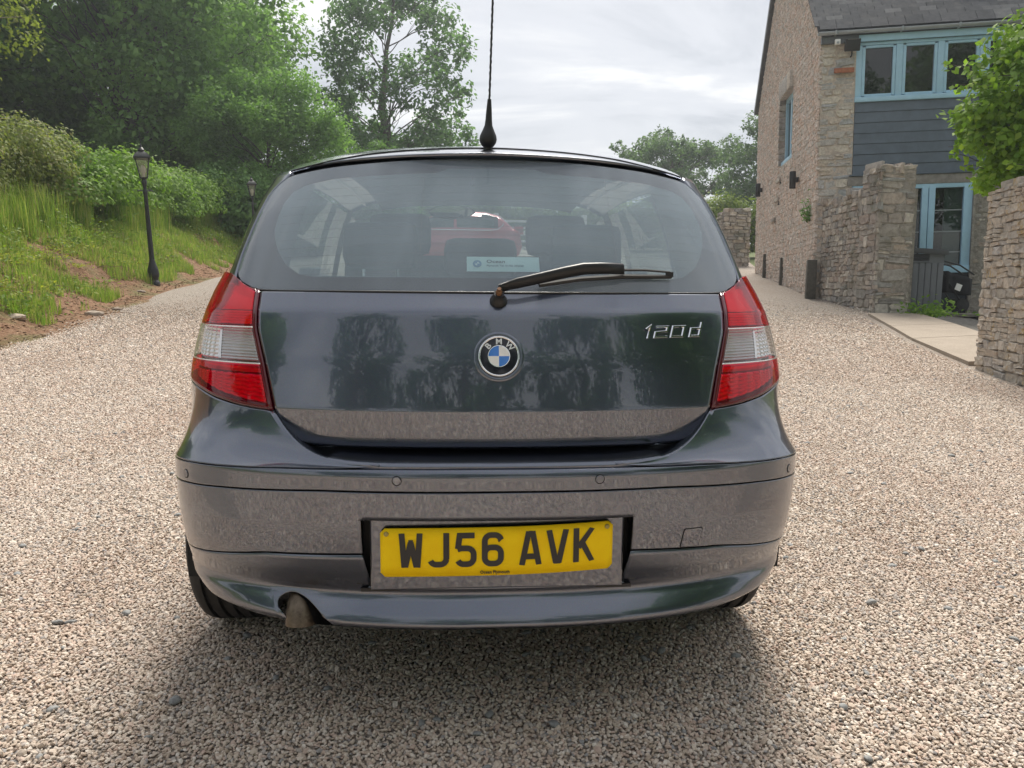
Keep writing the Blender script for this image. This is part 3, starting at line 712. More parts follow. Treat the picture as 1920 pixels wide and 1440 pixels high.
path=[(x,ye(x)*.35+.39,float(roof_pt(x,ye(x)*.35+.39))+.0005) for x in np.linspace(-.56,.56,40)]
MB().tube(path,.0022,5).build('roof_joint',M_UNDER,roof)
for s in (-1,1):
    path=[(s*(.575-.015*math.sin((y-.75)*1.2)),y,float(roof_pt(.575,y))+.003-.02*max(0,1-(y-.80)/.2)) for y in np.linspace(.80,2.35,24)]; MB().tube(path,[.004]+[.009]*22+[.004],8).build('roof_rail_strip',M_PAINT,roof,smooth=True)
lin=[]
for x in xr[6:-6]:
    lin.append([(x*.96,y,float(roof_pt(x,y))-.035) for y in np.linspace(ye(x)+.07,2.40,14)])
panel('roof_lining',np.array(lin),M_LINING,roof,rim=0,outc=(0,1.4,3))
# ---- aerial
ant=empty('roof_aerial',parent=roof); ax,ay=-.009,.545; az=float(roof_pt(ax,ay))
b=MB(); b.lathe([(.012,-.004),(.012,.003),(.016,.006),(.0222,.015),(.0240,.024),(.0222,.034),(.0180,.043),(.0140,.052),(.0108,.060),(.0090,.075),(.0075,.10),(.0050,.128),(.0,.129)],24); b.build('aerial_base',M_BLACK,ant,loc=(ax,ay,az),rot=(R(8),R(1.6),0))
path=[]; r_=[]
for i in range(60):
    t=i/59; path.append((0+.0005*math.sin(i*2.2),.0005*math.cos(i*2.2),.115+.42*t)); r_.append(.0026+(.0006 if i%2 else 0))
MB().tube(path,r_,8).build('aerial_mast',M_BLACK,ant,loc=(ax,ay,az),rot=(R(8),R(1.6),0),smooth=True)
# ---- flanks with wheel arches
SW=tabf([(.24,.78),(.30,.815),(.40,.845),(.55,.858),(.66,.855),(.74,.846),(.80,.838),(.95,.805),(1.03,.775),(1.06,.758),(1.085,.735)])
def side_x(y,z):
    k=smooth01(y,.45,1.0); base=Wf(z)*(1-k)+SW(z)*k-.006*(1-smooth01(y,.50,.62))
    k2=smooth01(y,2.9,4.25); return base-(.10*k2**2)
def flank(s):
    ys=np.concatenate([np.linspace(.49,1.35,46),np.linspace(1.38,2.95,40),np.linspace(2.98,4.02,52)]); zs=np.linspace(.27,1.085,42)
    Y,Z=np.meshgrid(ys,zs,indexing='ij'); ystart=np.where(Z>.66,Hy(Z)+.405,.50); Y=np.where(Y<1.0,ystart+(Y-.49)/.51*(1.0-ystart),Y); top=itp(Y,[(0,1.085),(2.9,1.06),(3.3,1.0),(4.1,.84)]); low=itp(Y,[(0,.40),(.5,.36),(1.25,.27),(4.2,.27)]); Z=low+(Z-.27)/.815*(top-low)
    P=np.stack([side_x(Y,Z),Y,Z],-1); mask=np.ones((len(ys)-1,len(zs)-1),bool); RA=.352
    for cy in (.83,3.49):
        d=np.hypot(Y-cy,Z-.318); ins=d<RA
        for i in range(len(ys)-1):
            for j in range(len(zs)-1):
                if ins[i:i+2,j:j+2].all(): mask[i,j]=False
        # pull the rim vertices onto the circle
        idx=np.argwhere(ins)
        for i,j in idx:
            nb=[(i+a,j+b_) for a in(-1,0,1) for b_ in(-1,0,1) if 0<=i+a<len(ys) and 0<=j+b_<len(zs)]
            if any(not ins[q] for q in nb):
                v=np.array([Y[i,j]-cy,Z[i,j]-.318]); v=v/np.linalg.norm(v)*RA; P[i,j,1]=cy+v[0]; P[i,j,2]=.318+v[1]; P[i,j,0]=side_x(P[i,j,1],P[i,j,2])
    P=P*np.array([s,1,1]); panel('side_panel',P,M_PAINT,car,rim=.004,depth=.025,mask=mask,outc=(0,2,.6))
for s in (-1,1): flank(s)
# fuel flap line on the right, door lines
def line_on_side(s,pts,name='door_gap'):
    MB().tube([(s*(float(side_x(y,z))+.0006),y,z) for y,z in pts],.0018,4).build(name,M_UNDER,car)
for s in (-1,1):
    line_on_side(s,[(1.18,z) for z in np.linspace(.72,1.07,8)]+[]); line_on_side(s,[(1.95,z) for z in np.linspace(.30,1.06,12)]); line_on_side(s,[(2.98,z) for z in np.linspace(.30,1.03,12)])
    [MB().box((s*.862,yy,.895),(.022,.20,.03),bev=.008).build('door_handle',M_PAINT,car) for yy in (1.38,2.12)]
# ---- side glazing, pillars
for s in (-1,1):
    zs=np.linspace(1.05,1.392,10)
    def strip(y0,y1,off,mat,name,n=14):
        P=np.array([[(s*(float(Gf(z))+off),y0(z)+(y1(z)-y0(z))*u,z) for z in zs] for u in np.linspace(0,1,n)]); return panel(name,P,mat,car,rim=0,outc=(0,2,.9))
    strip(lambda z:.93+ (z-1.05)*.3,lambda z:2.98-(z-1.05)*1.75,-.010,M_SGLASS,'side_window')
    strip(lambda z:.80+(z-1.05)*.2,lambda z:.96+(z-1.05)*.3,.0,M_PAINT,'quarter_pillar',6); strip(lambda z:1.16+(z-1.05)*.25,lambda z:1.20+(z-1.05)*.25,-.001,M_GLOSSBLK,'window_divider',4)
    strip(lambda z:1.88,lambda z:1.98,-.001,M_GLOSSBLK,'door_pillar',4); strip(lambda z:2.93-(z-1.05)*1.75,lambda z:3.02-(z-1.05)*1.78,.0,M_PAINT,'windscreen_pillar',5)
    strip(lambda z:1.86,lambda z:2.0,-.05,M_TRIM,'pillar_trim',4); strip(lambda z:.62+(z-1.05)*.35,lambda z:1.0+(z-1.05)*.3,-.045,M_TRIM,'pillar_trim',4)
    b=MB(); b.box((s*.90,2.78,1.10),(.17,.09,.12),bev=.03); b.box((s*.80,2.82,1.06),(.12,.04,.03)); b.build('door_mirror',M_PAINT,car)
# ---- windscreen, bonnet, nose
P=np.array([[(x*(1-.1*v),3.14-.72*v-.22*(x/.70)**2*(1-.3*v),1.055+.45*v-.05*v*(x/.7)**4) for v in np.linspace(0,1,12)] for x in np.linspace(-.72,.72,22)]); panel('windscreen',P,M_SCREEN,car,rim=0,outc=(0,1.5,.6))
P=np.array([[(x*(1-.12*v),3.08+1.0*v-.20*(x/.74)**2,1.045-.05*v-.17*v**2.2-.05*(x/.74)**4) for v in np.linspace(0,1,18)] for x in np.linspace(-.76,.76,24)]); panel('bonnet',P,M_PAINT,car,outc=(0,3,.3))
P=np.array([[(x,4.20-.28*(x/.78)**2-.5*abs(x/.80)**8*.3-.06*abs(v-.45)**2*4,.24+.60*v) for v in np.linspace(0,1,14)] for x in np.linspace(-.80,.80,30)]); panel('front_bumper',P,M_PAINT,car,outc=(0,3,.5))
for s in (-1,1):
    b=MB(); b.box((s*.60,4.02,.72),(.30,.10,.14),rot=(0,0,-s*.35),bev=.03); b.build('headlight',M_LENSC,car)
# ---- underside, exhaust, wheel wells
b=MB(); b.box((0,2.2,.26),(1.28,3.6,.10)); b.box((0,.34,.42),(1.05,.30,.20)); b.box((.25,.42,.30),(.70,.34,.16),bev=.04); b.build('underbody',M_UNDER,car)
for cy in (.83,3.49):
    for s in (-1,1):
        b=MB(); V=[];F=[]
        for k in range(25):
            w=PI*1.12*k/24-.19; 
            for xx_ in (.55,.835): V.append((s*xx_,cy+.362*math.cos(w),.318+.362*math.sin(w)))
        for k in range(24): F.append((2*k,2*k+1,2*k+3,2*k+2))
        mesh('wheel_arch_liner',V,F,M_UNDER,car)
b=MB(); b.tube([(-.455,.62,.30),(-.455,.30,.325),(-.455,.20,.330),(-.455,.158,.325),(-.455,.126,.309),(-.455,.109,.290),(-.455,.105,.270)],[.031,.032,.032,.033,.0335,.034,.0345],28,caps=False)
b.build('exhaust_pipe',M_EXH,car,smooth=True)
# ---- wheels
def wheel(cx,cy):
    w=empty('wheel',(cx,cy,.316),parent=car); s=1 if cx>0 else -1
    prof=[]; hw=.104; rO=.316
    grooves=(-.055,-.018,.018,.055)
    xsn=[-hw,-hw*.995,-hw*.95,-hw*.84]
    P=[(.205,-.088),(.235,-.100),(.27,-.1035),(.295,-.098),(.307,-.088),(.313,-.076)]
    for g in grooves: P+=[(rO-.0015,g-.0065),(rO-.010,g-.005),(rO-.010,g+.005),(rO-.0015,g+.0065)]
    P+=[(.313,.076),(.307,.088),(.295,.098),(.27,.1035),(.235,.100),(.205,.088)]
    b=MB(); b.lathe(P,72,axis='X'); 
    o=b.build('tyre',M_RUBBER,w)
    b=MB(); b.lathe([(.206,-.09),(.206,.09),(.19,.09),(.185,.03),(.06,.045),(.0,.05)] if s>0 else [(.0,-.05),(.06,-.045),(.185,-.03),(.19,-.09),(.206,-.09),(.206,.09)],40,axis='X')
    for k in range(7):
        a=2*PI*k/7; b.box((s*.055,.11*math.cos(a),.11*math.sin(a)),(.022,.045,.17),rot=Matrix.Rotation(a-PI/2,3,'X'),bev=.006)
    b.build('rim',M_ALLOY,w)
for cy in (.83,3.49):
    for cx in (-.765,.735): wheel(cx,cy)
# ---- cabin
cab=empty('cabin',parent=car)
b=MB(); b.box((0,1.9,.55),(1.45,2.9,.08)); b.box((0,.72,.72),(1.0,.50,.40)); b.build('cabin_floor',M_TRIM,cab)
P=np.array([[(x*(1-.04*v),.34+.72*v+.12*(x/.6)**2*(1-v),1.045-.02*v) for v in np.linspace(0,1,6)] for x in np.linspace(-.60,.60,12)]); panel('parcel_shelf',P,M_TRIM,cab,outc=(0,.7,.5))
def cushion(name,c,d,parent,rot=None,bev=.05,mat=None):
    b=MB(); b.box((0,0,0),d,bev=bev); o=b.build(name,mat or M_CLOTH,parent,loc=c,rot=rot or (0,0,0)); return o
for s in (-1,1):
    seat=empty('rear_seat',parent=cab); cushion('backrest',(s*.34,1.17,.83),(.62,.16,.52),seat,(R(-14),0,0)); cushion('headrest',(s*.375,1.235,1.20),(.27,.10,.17),seat,(R(-8),0,0),.045)
    for q in (-.06,.06): MB().tube([(s*.375+q,1.225,1.02),(s*.375+q,1.235,1.16)],.007,8).build('headrest_post',M_CHROME,seat)
    seat=empty('front_seat',parent=cab); cushion('backrest',(s*.37,2.02,.88),(.52,.15,.66),seat,(R(-16),0,0),.06); cushion('headrest',(s*.37,2.10,1.30),(.29,.10,.20),seat,(R(-8),0,0),.05); cushion('cushion',(s*.37,2.35,.56),(.52,.52,.16),seat,(R(6),0,0))
seat=empty('middle_seat',parent=cab); cushion('headrest',(-.012,1.215,1.155),(.265,.09,.15),seat,(R(-8),0,0),.04)
b=MB(); b.box((0,3.02,.93),(1.36,.42,.22),bev=.06); b.box((.36,2.84,1.01),(.36,.24,.10),bev=.04); b.box((0,2.6,.66),(.22,.9,.22),bev=.03); b.build('dashboard',M_TRIM,cab)
b=MB(); path=[(.37+.185*math.cos(2*PI*k/28),2.66+.07*math.sin(2*PI*k/28),.98+.17*math.sin(2*PI*k/28)) for k in range(29)]; b.tube(path,.016,8,caps=False); b.box((.37,2.68,.97),(.16,.06,.10),bev=.02); b.build('steering_wheel',M_BLACK,cab)
mir=empty('interior_mirror',parent=cab); mx_=(-.128,2.42,1.438)
b=MB(); V=[];F=[]
def ell(a_,c_,n=24): return [(a_*math.cos(2*PI*k/n)*(1+.05*math.cos(4*PI*k/n)),c_*math.sin(2*PI*k/n)) for k in range(n)]
E_=ell(.118,.036); V=[(x,-.012,z) for x,z in E_]+[(x*.98,.0,z*.98) for x,z in E_]+[(x*.7,.03,z*.6) for x,z in E_]; m=len(E_)
F=[(i,(i+1)%m,m+(i+1)%m,m+i) for i in range(m)]+[(m+i,m+(i+1)%m,2*m+(i+1)%m,2*m+i) for i in range(m)]+[tuple(2*m+i for i in range(m))]
b.raw(V,F); b.tube([(0,.02,.01),(0,.05,.07)],.012,8); o=b.build('mirror_shell',M_BLACK,mir); o.location=mx_; o.rotation_euler=(R(6),0,R(-14))
o=mesh('mirror_face',[(x*.94,-.011,z*.9) for x,z in E_],[tuple(range(m))],M_MIRROR,mir,False); o.location=mx_; o.rotation_euler=(R(6),0,R(-14))
# ---------------------------------------------------------------- drive, bank
XL_T=[(-14,-6.3),(0,-6.0),(8.4,-5.87),(9.6,-5.81),(12.2,-6.23),(14.2,-6.6),(17.6,-6.84),(21.8,-7.1),(25,-7.4),(32,-7.6),(48,-8.2)]
XR_T=[(-14,5.3),(5.75,5.75),(6.83,6.0),(8.82,6.4),(11.8,7.35),(12.1,7.7),(24.5,10.2),(32,12.5),(48,15)]
BANK_T=[(-.5,-.02),(0,0),(.25,.05),(.6,.22),(1,.50),(2,1.15),(3,1.65),(4,1.95),(6,2.1),(30,2.6),(90,3)]
xl=lambda y: itp(y,XL_T); xrr=lambda y: itp(y,XR_T)
def vnoise(x,y,s,seed=0):
    """cheap smooth value noise"""
    x=np.asarray(x,float)*s; y=np.asarray(y,float)*s; xi=np.floor(x); yi=np.floor(y); fx=x-xi; fy=y-yi; fx=fx*fx*(3-2*fx); fy=fy*fy*(3-2*fy)
    h=lambda a,b: np.modf(np.abs(np.sin(a*127.1+b*311.7+seed*74.7)*43758.5453))[0]
    return (h(xi,yi)*(1-fx)+h(xi+1,yi)*fx)*(1-fy)+(h(xi,yi+1)*(1-fx)+h(xi+1,yi+1)*fx)*fy
def ground_z(x,y):
    x=np.asarray(x,float); y=np.asarray(y,float); z=terrain(x,y)
    d=xl(y)-x+.35*(vnoise(x*0,y,.9,3)-.5); b=itp(d,BANK_T); z=z+np.maximum(b,0)*(1-smooth01(y,34,46)*.6)
    z=z+np.where(d>.2,(vnoise(x,y,1.7,1)-.5)*.22+(vnoise(x,y,5,2)-.5)*.09,0)*smooth01(d,.1,1)
    return z
# far ground: fields right out to the horizon
t=NT('field_grass'); f=t.noise(.35,6,.6); f2=t.noise(9,5,.7)
t.col(t.mix(.45,t.ramp(f,[(.3,(.055,.095,.020)),(.7,(.11,.14,.035))]),t.ramp(f2,[(.3,(.04,.075,.015)),(.7,(.15,.15,.06))]))); t.set(rough=.9); M_FIELD=t.m
g=np.concatenate([-np.geomspace(1,700,30)[::-1],[0],np.geomspace(1,700,30)]); V=[(x,y+5,float(ground_z(x,y+5))-.06-.05*(abs(x)<40)-.8*(6<x<22 and 5<y+5<34)-.7*(-44<x<6 and -13<y+5<46)) for x in g for y in g]; k=len(g)
fo=mesh('ground',V,[(i*k+j,(i+1)*k+j,(i+1)*k+j+1,i*k+j+1) for i in range(k-1) for j in range(k-1)],M_FIELD); tag(fo,kind='structure')
# gravel drive
def stone_ramp(t,fac):
    return t.ramp(fac,[(0,(.46,.37,.29)),(.16,(.61,.52,.43)),(.32,(.53,.40,.33)),(.45,(.72,.65,.57)),(.58,(.38,.35,.33)),(.70,(.64,.56,.48)),(.80,(.55,.45,.37)),(.90,(.76,.71,.64)),(.965,(.25,.26,.28))],'CONSTANT')
t=NT('gravel'); v=t.new('TexVoronoi'); v.inputs['Scale'].default_value=72; wv=t.new('Mapping'); t.l.new(t.pos(),wv.inputs[0]); t.l.new(wv.outputs[0],v.inputs['Vector'])
sc_=t.new('SeparateColor'); t.l.new(v.outputs['Color'],sc_.inputs[0]); c=stone_ramp(t,sc_.outputs[0])
big=t.noise(.7,5,.6); c=t.mix(t.ramp(big,[(.38,(0,)*3),(.75,(.36,)*3)]),c,(.44,.31,.24)); trk=t.noise(.9,4,.6,stretch=(1.3,.16,1)); c=t.mix(t.ramp(trk,[(.35,(0,)*3),(.7,(.30,)*3)]),c,(.74,.69,.62))
dk=t.ramp(v.outputs['Distance'],[(.25,(1,)*3),(.62,(.60,)*3)]); c=t.mix(1.0,c,dk,'MULTIPLY'); c=t.mix(1.0,c,(.66,.65,.64),'MULTIPLY'); t.col(c); t.set(rough=.9)  # whole sheet darkened, standing in for the shade between loose stones
t.nrm(t.bump(t.math('SUBTRACT',1.0,v.outputs['Distance']),.9,.012)); M_GRAVEL=t.m
ys=np.concatenate([np.linspace(-14,-1,14),np.linspace(-.8,12,60),np.linspace(12.4,48,60)]); us=np.linspace(0,1,50)
Y,U=np.meshgrid(ys,us,indexing='ij'); X=xl(Y)-.4+(xrr(Y)-xl(Y)+.4)*U; Z=terrain(X,Y)+.012*(vnoise(X,Y,.8,5)-.5)+.008*(vnoise(X,Y,2.5,6)-.5)-.004
P=np.stack([X,Y,Z],-1); nu,nv=P.shape[:2]
dr=mesh('gravel_drive',P.reshape(-1,3),[(i*nv+j,i*nv+j+1,(i+1)*nv+j+1,(i+1)*nv+j) for i in range(nu-1) for j in range(nv-1)],M_GRAVEL); tag(dr,kind='structure')
# loose gravel: real stones where they are large enough to tell apart
t=NT('gravel_stone'); c=stone_ramp(t,t.new('ObjectInfo').outputs['Random']); f=t.noise(160,4,.6); c=t.mix(.5,c,t.ramp(f,[(.3,(.74,.67,.62)),(.7,(1.08,1.03,1.0))]),'MULTIPLY'); big=t.noise(.7,5,.6); c=t.mix(t.ramp(big,[(.38,(0,)*3),(.75,(.36,)*3)]),c,(.44,.31,.24)); trk=t.noise(.9,4,.6,stretch=(1.3,.16,1)); c=t.mix(t.ramp(trk,[(.35,(0,)*3),(.7,(.30,)*3)]),c,(.74,.69,.62)); t.col(c); t.set(rough=.8); M_STONE=t.m
M_SLATE=simple('slate_pebble',(.25,.252,.25),.7,var=.35,scale=30,bump=.3,bscale=90)
pc=bpy.data.collections.new('gravel_shapes'); pc2=bpy.data.collections.new('pebble_shapes')
for k in range(8):
    bm=bmesh.new(); bmesh.ops.create_icosphere(bm,subdivisions=1 if k<6 else 2,radius=.5)
    for vt in bm.verts:
        r_=1+random.uniform(-.22,.22); vt.co=Vector((vt.co.x*r_*1.25,vt.co.y*r_*random.uniform(.85,1.0),vt.co.z*r_*.62))
    me=bpy.data.meshes.new('stone_shape'); bm.to_mesh(me); bm.free(); me.materials.append(M_STONE if k<6 else M_SLATE)
    if k>=6: me.polygons.foreach_set('use_smooth',[True]*len(me.polygons))
    (pc if k<6 else pc2).objects.link(bpy.data.objects.new('stone_shape',me))
def in_view(x,y,z,mar=1.18):
    d=np.stack([x,y,z],-1)-np.array(CAM['loc']); r_,u_,f_=cam_axes(); zc=d@np.array(f_); xc=d@np.array(r_)/np.maximum(zc,.01); yc=d@np.array(u_)/np.maximum(zc,.01)
    return (zc>.3)&(np.abs(xc)<.666*mar)&(np.abs(yc)<.5*mar+.03)
pts=[];scl=[]
y=-.42
while y<15:
    D=y+1.63; sp=.0094+.0013*max(0,D-2); w=max(1.3,1.35*D)
    nrow=int(2*w/sp); xs=np.linspace(-w,w,nrow)+RNG.uniform(-.5,.5,nrow)*sp*1.1+.066*D; yy=y+RNG.uniform(-.5,.5,nrow)*sp*1.2
    zz=terrain(xs,yy)+.012*(vnoise(xs,yy,.8,5)-.5)+.008*(vnoise(xs,yy,2.5,6)-.5)-.002
    hid=(yy>2.0)&(xs>-.325*(yy+1.63)-.08)&(xs<.40*(yy+1.63))   # screened by the car from the photographer
    near=in_view(xs,yy,zz,1.10+.12*RNG.random(nrow))&~hid; wide=(in_view(xs,yy,zz,1.95)|hid)&(RNG.random(nrow)<.42)
    keep=(near|wide)&(xs>xl(yy)-.1)&(xs<xrr(yy)-.25)&~((np.abs(xs)<.60)&(yy>1.3)&(yy<4))&(RNG.random(nrow)<1-.97*smooth01(yy,6.5,15))
    far_=np.where(near,1.0,1.45)[keep]
    pts.append(np.stack([xs,yy,zz],-1)[keep]); m=keep.sum(); scl.append(far_*sp*RNG.uniform(.78,1.36,m)*np.where(RNG.random(m)<.05,1.5,1)*(1-.55*smooth01(yy[keep],9,15))); y+=sp*.92
for yy0 in np.arange(-4.6,-.40,.0165):   # behind the photographer's feet: mirrored in the bumper
    nrow=int(6.4/.0175); xs=np.linspace(-3.2,3.2,nrow)+RNG.uniform(-.5,.5,nrow)*.02; yy=yy0+RNG.uniform(-.5,.5,nrow)*.02; k_=RNG.random(nrow)<.8
    pts.append(np.stack([xs,yy,terrain(xs,yy)-.004],-1)[k_]); scl.append(.0175*RNG.uniform(.8,1.4,k_.sum()))
pts=np.concatenate(pts); scl=np.concatenate(scl)
def scatter(name,pts,scl,coll,label,lift=.25,tilt=.5):
    me=bpy.data.meshes.new(name); me.vertices.add(len(pts)); p=pts.copy(); p[:,2]+=scl*lift*RNG.uniform(.2,1.0,len(pts)); me.vertices.foreach_set('co',p.astype(np.float32).ravel())
    a=me.attributes.new('scl','FLOAT','POINT'); a.data.foreach_set('value',scl.astype(np.float32))
    rot=np.stack([RNG.normal(0,tilt,len(pts)),RNG.normal(0,tilt,len(pts)),RNG.uniform(0,6.28,len(pts))],-1); a=me.attributes.new('rot','FLOAT_VECTOR','POINT'); a.data.foreach_set('vector',rot.astype(np.float32).ravel())
    me.update(); o=add(name,me); tag(o,label,None,None,'stuff')
    ng=bpy.data.node_groups.new(name,'GeometryNodeTree'); ng.interface.new_socket('Geometry',in_out='INPUT',socket_type='NodeSocketGeometry'); ng.interface.new_socket('Geometry',in_out='OUTPUT',socket_type='NodeSocketGeometry')
    N=ng.nodes; L=ng.links; gi=N.new('NodeGroupInput'); go=N.new('NodeGroupOutput'); ip=N.new('GeometryNodeInstanceOnPoints'); ci=N.new('GeometryNodeCollectionInfo'); ci.inputs['Collection'].default_value=coll; ci.inputs['Separate Children'].default_value=True; ci.inputs['Reset Children'].default_value=True
    na=N.new('GeometryNodeInputNamedAttribute'); na.data_type='FLOAT'; na.inputs[0].default_value='scl'; nb=N.new('GeometryNodeInputNamedAttribute'); nb.data_type='FLOAT_VECTOR'; nb.inputs[0].default_value='rot'
    mp_=N.new('GeometryNodeMeshToPoints'); L.new(gi.outputs[0],mp_.inputs[0]); L.new(mp_.outputs[0],ip.inputs['Points']); L.new(ci.outputs[0],ip.inputs['Instance']); ip.inputs['Pick Instance'].default_value=True
    L.new(nb.outputs[0],ip.inputs['Rotation']); L.new(na.outputs[0],ip.inputs['Scale']); L.new(ip.outputs[0],go.inputs[0])
    md=o.modifiers.new('scatter','NODES'); md.node_group=ng; return o
scatter('loose_gravel',pts,scl,pc,'loose beige and pinkish gravel covering the drive around the car')
# larger slate-grey pebbles lying among the gravel
k=np.where(RNG.random(len(pts))<.0013)[0]; pb=pts[k]; dd=pb[:,1]+1.63
scatter('slate_pebbles',pb,np.clip(RNG.lognormal(-3.85,.28,len(k)),.014,.031),pc2,'larger slate grey pebbles scattered among the gravel',lift=.35,tilt=.25)
print('stones',len(pts),len(k))
# ---- bank at the left
t=NT('bank_soil'); f=t.noise(1.1,6,.62); f2=t.noise(14,6,.7); f3=t.noise(60,4,.7)
soil=t.ramp(f2,[(.28,(.10,.045,.022)),(.5,(.22,.115,.060)),(.72,(.36,.24,.15))]); moss=t.ramp(f3,[(.3,(.06,.085,.018)),(.7,(.16,.17,.05))])
t.col(t.mix(t.ramp(f,[(.50,(0,)*3),(.66,(.75,)*3)]),soil,moss)); t.set(rough=.95); t.nrm(t.bump(f2,.9,.06,t.bump(f3,.6,.02))); M_BANK=t.m
ys=np.linspace(2,48,150); ds=np.concatenate([np.linspace(-.45,4.5,60),np.linspace(5,40,20)]); Y,Dd=np.meshgrid(ys,ds,indexing='ij'); X=xl(Y)-Dd; Z=ground_z(X,Y)+.012*smooth01(Dd,-.45,.1)-.010*(1-smooth01(Dd,-.45,-.2))
P=np.stack([X,Y,Z],-1); nu,nv=P.shape[:2]; bk=mesh('bank_slope',P.reshape(-1,3),[(i*nv+j,i*nv+j+1,(i+1)*nv+j+1,(i+1)*nv+j) for i in range(nu-1) for j in range(nv-1)],M_BANK); tag(bk,kind='structure')
# ---------------------------------------------------------------- masonry
def stone_mat(name,cols,grain=18,lichen=0,mossy=0):
    t=NT(name); r=t.rnd(); n_=len(cols); c=t.ramp(r,[(i/n_,c_) for i,c_ in enumerate(cols)],'LINEAR')
    f=t.noise(grain,6,.68); c=t.mix(.75,c,t.ramp(f,[(.25,(.38,.36,.35)),(.55,(.9,.9,.9)),(.8,(1.35,1.3,1.22))]),'MULTIPLY')
    if lichen:
        g=t.noise(4.2,5,.6); h=t.noise(22,4,.7); k=t.math('MULTIPLY',t.ramp(g,[(.54,(0,)*3),(.66,(1,)*3)]),t.ramp(h,[(.45,(0,)*3),(.6,(1,)*3)])); c=t.mix(t.math('MULTIPLY',k,lichen),c,(.46,.30,.08))
        g=t.noise(6.1,4,.6,dist=.5); k=t.ramp(g,[(.66,(0,)*3),(.72,(lichen,)*3)]); c=t.mix(k,c,(.62,.60,.54))
    if mossy:
        g=t.noise(2.1,4,.6); c=t.mix(t.ramp(g,[(.5,(0,)*3),(.75,(mossy,)*3)]),c,(.10,.105,.06))
    t.col(c); t.set(rough=.92); t.nrm(t.bump(f,.7,.018,t.bump(t.noise(grain*5,4,.7),.4,.005))); return t.m
M_RUB=stone_mat('pink_rubble',[(0.650,0.560,0.504),(0.728,0.638,0.571),(0.582,0.515,0.470),(0.762,0.638,0.560),(0.538,0.515,0.482),(0.717,0.650,0.594),(0.694,0.549,0.470)],26)
M_WALLST=stone_mat('grey_brown_stone',[(0.333,0.305,0.276),(0.437,0.397,0.356),(0.276,0.270,0.265),(0.483,0.402,0.333),(0.368,0.368,0.356),(0.402,0.322,0.276),(0.575,0.529,0.471)],12,mossy=.7)
M_LICH=stone_mat('lichen_stone',[(0.462,0.418,0.363),(0.550,0.495,0.429),(0.396,0.374,0.341),(0.583,0.517,0.440),(0.440,0.418,0.396),(0.495,0.429,0.363)],14,lichen=.9,mossy=.2)
M_QUOIN=stone_mat('slaty_quoin',[(0.529,0.483,0.437),(0.414,0.425,0.437),(0.621,0.552,0.471),(0.575,0.494,0.414),(0.460,0.460,0.460),(0.644,0.586,0.506)],20)
M_MORTAR=simple('lime_mortar',(.50,.43,.37),.95,var=.3,scale=14,bump=.8,bscale=40,bdist=.02)
M_MORTARD=simple('dark_mortar',(.29,.265,.235),.95,var=.35,scale=14,bump=.8,bscale=30,bdist=.03)
def unit_stone(seed,n=8):
    """front face towards -y, within a unit cell, 12-50 triangles"""
    rg=random.Random(seed); a0=[]
    for k in range(n):
        w=2*PI*k/n+rg.uniform(-.16,.16); c,s_=math.cos(w),math.sin(w); m=1/max(abs(c),abs(s_)); q=.49*m*rg.uniform(.80,1.02); a0.append((c*q,s_*q))
    V=[(x,.75,z) for x,z in a0]+[(x*1.0,-.02,z*1.0) for x,z in a0]+[(x*.90+rg.uniform(-.03,.03),-.32+rg.uniform(-.22,.12),z*.86) for x,z in a0]+[(rg.uniform(-.1,.1),-.36+rg.uniform(-.16,.16),0)]
    F=[(k,(k+1)%n,n+(k+1)%n,n+k) for k in range(n)]+[(n+k,n+(k+1)%n,2*n+(k+1)%n,2*n+k) for k in range(n)]+[(2*n+k,2*n+(k+1)%n,3*n) for k in range(n)]
    return V,[f[::-1] for f in F]
def courses(w,h,hs,ls,seed,skip=None):
    """irregular courses: list of (cx,cz,length,height)"""
    rg=random.Random(seed); out=[]; z=0
    while z<h:
        ch=min(rg.uniform(*hs),h-z+.02)
        if ch<hs[0]*.5: break
        x=rg.uniform(-ls[0]*.7,0)
        while x<w:
            L=rg.uniform(*ls); 
            if rg.random()<.25 and ch>hs[0]*1.5: parts=[(z+ch*.25,ch*.5),(z+ch*.75,ch*.5)]
            else: parts=[(z+ch/2,ch)]
            for cz,hh in parts:
                x0,x1=max(x,0),min(x+L,w)
                if x1-x0>.03: out.append(((x0+x1)/2,cz+rg.uniform(-.1,.1)*hh,x1-x0,hh))
            x+=L
        z+=ch
    return [q for q in out if skip is None or not skip(*q)]
STONE_CACHE={}
def mortar_skin(parent,mat,w,h,origin,ux,back=.012,seed=0):
    rng=np.random.default_rng(seed); ux=np.array(ux,float); ux/=np.linalg.norm(ux); uy=np.cross([0,0,1.],ux); nx,nz=max(2,int(w/.08)),max(2,int(h/.08)); P=np.array([[np.array(origin)+ux*w*i/nx+uy*(back+rng.uniform(-.012,.012))+np.array([0,0,h*j/nz]) for j in range(nz+1)] for i in range(nx+1)])
    return mesh('mortar_face',P.reshape(-1,3),[(i*(nz+1)+j,(i+1)*(nz+1)+j,(i+1)*(nz+1)+j+1,i*(nz+1)+j+1) for i in range(nx) for j in range(nz)],mat,parent)
